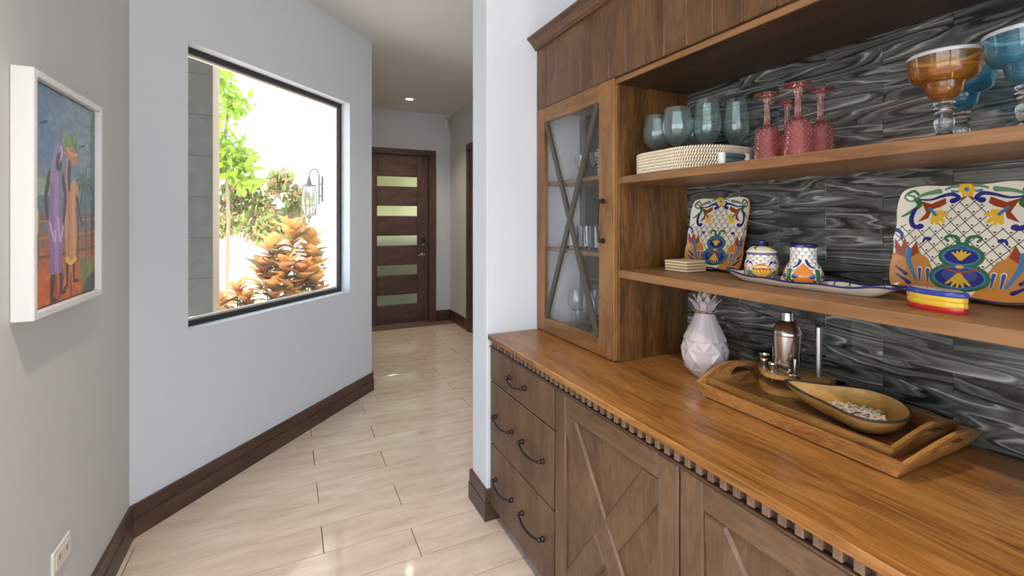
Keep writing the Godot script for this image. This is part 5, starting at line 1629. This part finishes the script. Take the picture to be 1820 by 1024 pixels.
func build_garden() -> void:
	struct("ground_outside", geo(0).box(V(-30, -0.3, -40), V(30, -0.125, 30)), M.gravel, "bright pale gravel ground of the garden", "ground")
	# tile-clad pier just outside the window
	var pc := thing("stone_pier", "dark grey stone-tiled pier with a plastered edge outside the window", "pier")
	put("core", wall_geo().box(V(-1.6, -0.12, -4.66), V(-0.534, 3.3, -4.285)), M.plaster, pc)
	for i in 11:
		for k in 3:
			var x1 := -0.5345 - 0.45 * k + (0.0 if k == 0 else 0.08)
			var x0 := -0.536 - 0.45 * (k + 1) + 0.08
			put("tile", geo(0).box(V(x0, 0.093 + 0.317 * (i - 1), -4.288), V(x1, 0.093 + 0.317 * i - 0.003, -4.27), 0.0012), M.stone, pc)
	# unseen eave added to shade the window; porch soffit running away from the house
	var so := wall_geo()
	so.prism(swap(PackedVector2Array([Vector2(-0.345, -3.25), Vector2(0.5, -4.2), Vector2(0.5, -11.3), Vector2(-0.345, -11.3)])), Vector3(0, 0, 1), Vector3.RIGHT, 2.9, 3.06)
	so.prism(swap(PackedVector2Array([Vector2(-1.6, -2.85), Vector2(-0.72, -2.85), Vector2(-0.345, -3.25), Vector2(-0.345, -4.2), Vector2(-1.6, -4.2)])), Vector3(0, 0, 1), Vector3.RIGHT, 2.9, 3.06)
	struct("roof_overhang", so, M.outside_white, "white porch soffit running out from the house, with an eave added to shade the window", "roof")
	# lantern on the white wall
	var ln := thing("wall_lantern", "large grey metal wall lantern hanging from a scrolled arm outside", "lantern", V(0.27, 0, -7.4))
	put("backplate", Geo.new().box(V(0.168, 1.76, -0.06), V(0.187, 2.14, 0.06), 0.006), M.lantern, ln)
	var arm := []
	for i in 17:
		var q := i / 16.0
		if q < 0.4: arm.append(V(0.135, 1.72 + 0.42 * q / 0.4, 0))
		else:
			var an := (q - 0.4) / 0.6 * PI * 1.05
			arm.append(V(0.0675 + 0.0675 * cos(an), 2.14 + 0.1 * sin(an), 0))
	put("arm", Geo.new().tube(arm, 0.009, 8), M.lantern, ln)
	for yy in [1.85, 2.02]: put("bracket", Geo.new().tube([V(0.135, yy, 0), V(0.17, yy, 0)], 0.009, 8), M.lantern, ln)
	put("hook_ring", Geo.new().tube([V(0, 2.14, 0), V(0, 2.17, 0)], 0.006, 6), M.lantern, ln)
	put("cap", Geo.new().lathe([[0, 1.985], [0.1, 1.985], [0.118, 1.993], [0.11, 2.0], [0.05, 2.012], [0.034, 2.03], [0.028, 2.06], [0.022, 2.09], [0.014, 2.12], [0.006, 2.145], [0, 2.15]], 24), M.lantern, ln)
	put("base_pan", Geo.new().lathe([[0, 1.44], [0.01, 1.455], [0.014, 1.475], [0.008, 1.49], [0.03, 1.515], [0.04, 1.54], [0.1, 1.56], [0.12, 1.568], [0.1, 1.576], [0, 1.58]], 24), M.lantern, ln)
	for k in 4:
		var an := k * PI / 2 + 0.5
		var bow := []
		for i in 9:
			var q := i / 8.0
			bow.append(V(cos(an), 0, sin(an)) * (0.075 + 0.045 * sin(q * PI)) + V(0, lerpf(1.575, 1.99, q), 0))
		put("cage_bar", Geo.new().tube(bow, 0.006, 6), M.lantern, ln)
	put("glass", Geo.new().lathe([[0.06, 1.58], [0.09, 1.66], [0.098, 1.78], [0.09, 1.9], [0.064, 1.985]], 20), M.pane, ln)
	for k in 3:
		var an := k * TAU / 3
		put("candle_tube", Geo.new().tube([V(0.03 * cos(an), 1.58, 0.03 * sin(an)), V(0.03 * cos(an), 1.68, 0.03 * sin(an))], 0.009, 8), M.ivory, ln)
	put("centre_rod", Geo.new().tube([V(0, 1.58, 0), V(0, 1.99, 0)], 0.006, 6), M.lantern, ln)
	# crotons
	croton("tall orange and bronze croton shrub outside the window, below the lantern", V(0.02, -0.12, -5.1), [[0.02, 1.5, 0.02], [-0.16, 1.36, 0.06], [0.18, 1.38, -0.04], [-0.05, 1.18, 0.2], [0.2, 1.2, 0.06], [-0.24, 1.12, 0.1], [0.1, 1.12, 0.22], [0.2, 1.02, 0.16], [-0.14, 0.98, 0.2], [0.02, 0.92, 0.26]], 1.0, 7)
	croton("low golden croton shrub outside the window, next to the stone pier", V(-0.5, -0.12, -5.12), [[-0.08, 0.86, 0.05], [0.06, 0.96, 0.0], [0.14, 0.84, 0.08], [-0.02, 0.74, 0.14], [0.1, 0.7, 0.16], [0.18, 0.72, 0.0]], 0.75, 8)
	rng.seed = 99
	# bright tree behind, hedge on a low wall, far tree
	var tr := thing("garden_tree", "sunlit yellow-green tree in the garden behind the stone pier", "tree", V(-0.98, 0, -9.3))
	put("trunk", Geo.new().tube([V(0, -0.12, 0), V(0.05, 1.5, 0.02), V(0.0, 3.0, 0), V(0.1, 4.0, 0)], [0.035, 0.028, 0.02, 0.008], 8), M.bark, tr)
	foliage(tr, "crown", leaf_mesh(0.15, 0.085, 0.3, leaf_mat(c8(142, 166, 44))), leaf_spots([[0.1, 2.55, 0, 0.42], [-0.25, 3.0, 0.1, 0.45], [0.15, 3.5, 0, 0.3], [-0.2, 3.9, 0, 0.34], [0.25, 4.2, 0, 0.2], [-0.5, 2.3, 0, 0.5], [0.3, 2.2, 0.1, 0.26]], 1300))
	struct("wall_garden", geo(0).box(V(-6, -0.2, -13.0), V(0.4, 1.76, -12.8)), M.brown_wall, "low brown garden wall under the hedge", "wall")
	struct("trim_bright_ground", geo(0).box(V(-6, -0.2, -12.75), V(0.4, 1.34, -11.7)), M.outside_white, "white block added in place of the glaring sunlit garden ground", "wall")  # added block whose white stands in for overexposed sunlit ground
	var hd := thing("flowering_hedge", "loose green and rust coloured hedge along the low garden wall", "hedge", V(0, 0, -12.25))
	var sp := []
	for i in 26: sp.append([-3.2 + 0.15 * i + rng.randf_range(-0.1, 0.1), 2.12 + rng.randf_range(-0.4, 0.5), rng.randf_range(-0.3, 0.3), rng.randf_range(0.2, 0.36)])
	for i in 24: sp.append([-2.9 + 0.135 * i, 1.28 + rng.randf_range(-0.16, 0.16), 0.6, rng.randf_range(0.1, 0.24)])
	foliage(hd, "green_leaves", leaf_mesh(0.17, 0.095, 0.3, leaf_mat(c8(138, 150, 78))), leaf_spots(sp, 700))
	foliage(hd, "rust_leaves", leaf_mesh(0.16, 0.09, 0.3, leaf_mat(c8(172, 132, 92))), leaf_spots(sp, 500))
	var tk := []
	for i in 9: tk.append([V(-3.0 + 0.45 * i, 1.335, 0), V(-2.95 + 0.45 * i, 1.7, 0.05), V(-3.0 + 0.45 * i, 2.0, 0)])
	for p in tk: put("stem", Geo.new().tube(p, [0.014, 0.011, 0.007], 6), M.bark, hd)
	# greenery seen dimly through the door's frosted strips
	var bd := thing("clipped_hedge", "sunlit hedge beyond the front door, seen through its glass strips", "hedge", V(1.5, 0, -11.5))
	var bs := []
	for i in 30: bs.append([rng.randf_range(-0.7, 2.2), rng.randf_range(1.6, 3.6), rng.randf_range(-0.3, 0.3), 0.5])
	foliage(bd, "leaves", leaf_mesh(0.16, 0.1, 0.3, leaf_mat(c8(176, 172, 72))), leaf_spots(bs, 420))
	put("stem", Geo.new().tube([V(0, -0.12, 0), V(0, 1.5, 0), V(0.1, 2.6, 0)], [0.06, 0.05, 0.02], 8), M.bark, bd)
	struct("roof_door_shade", wall_geo().box(V(0.5, 2.75, -8.5), V(3.4, 2.9, ZB - 0.2)), M.outside_white, "unseen roof added to shade the front door outside", "roof")  # unseen roof added to keep daylight off the door glass
	struct("wall_door_shade", wall_geo().box(V(2.9, -0.2, -9.4), V(3.1, 2.75, ZB - 0.2)), M.brown_wall, "unseen side wall added to shade the front door outside", "wall")  # unseen enclosure added to dim the light behind the door
	struct("wall_ground_screen", geo(0).box(V(0.7, -0.2, -9.7), V(2.9, 1.2, -9.5)), M.concrete, "low grey wall added to hide the bright ground from the door glass", "wall")  # added to screen the sunlit gravel behind the lower glass strips
	struct("porch_step", geo(0).box(V(0.66, -0.2, -9.2), V(2.9, -0.02, ZB - 0.2)), M.concrete, "grey stone porch floor outside the front door", "floor")
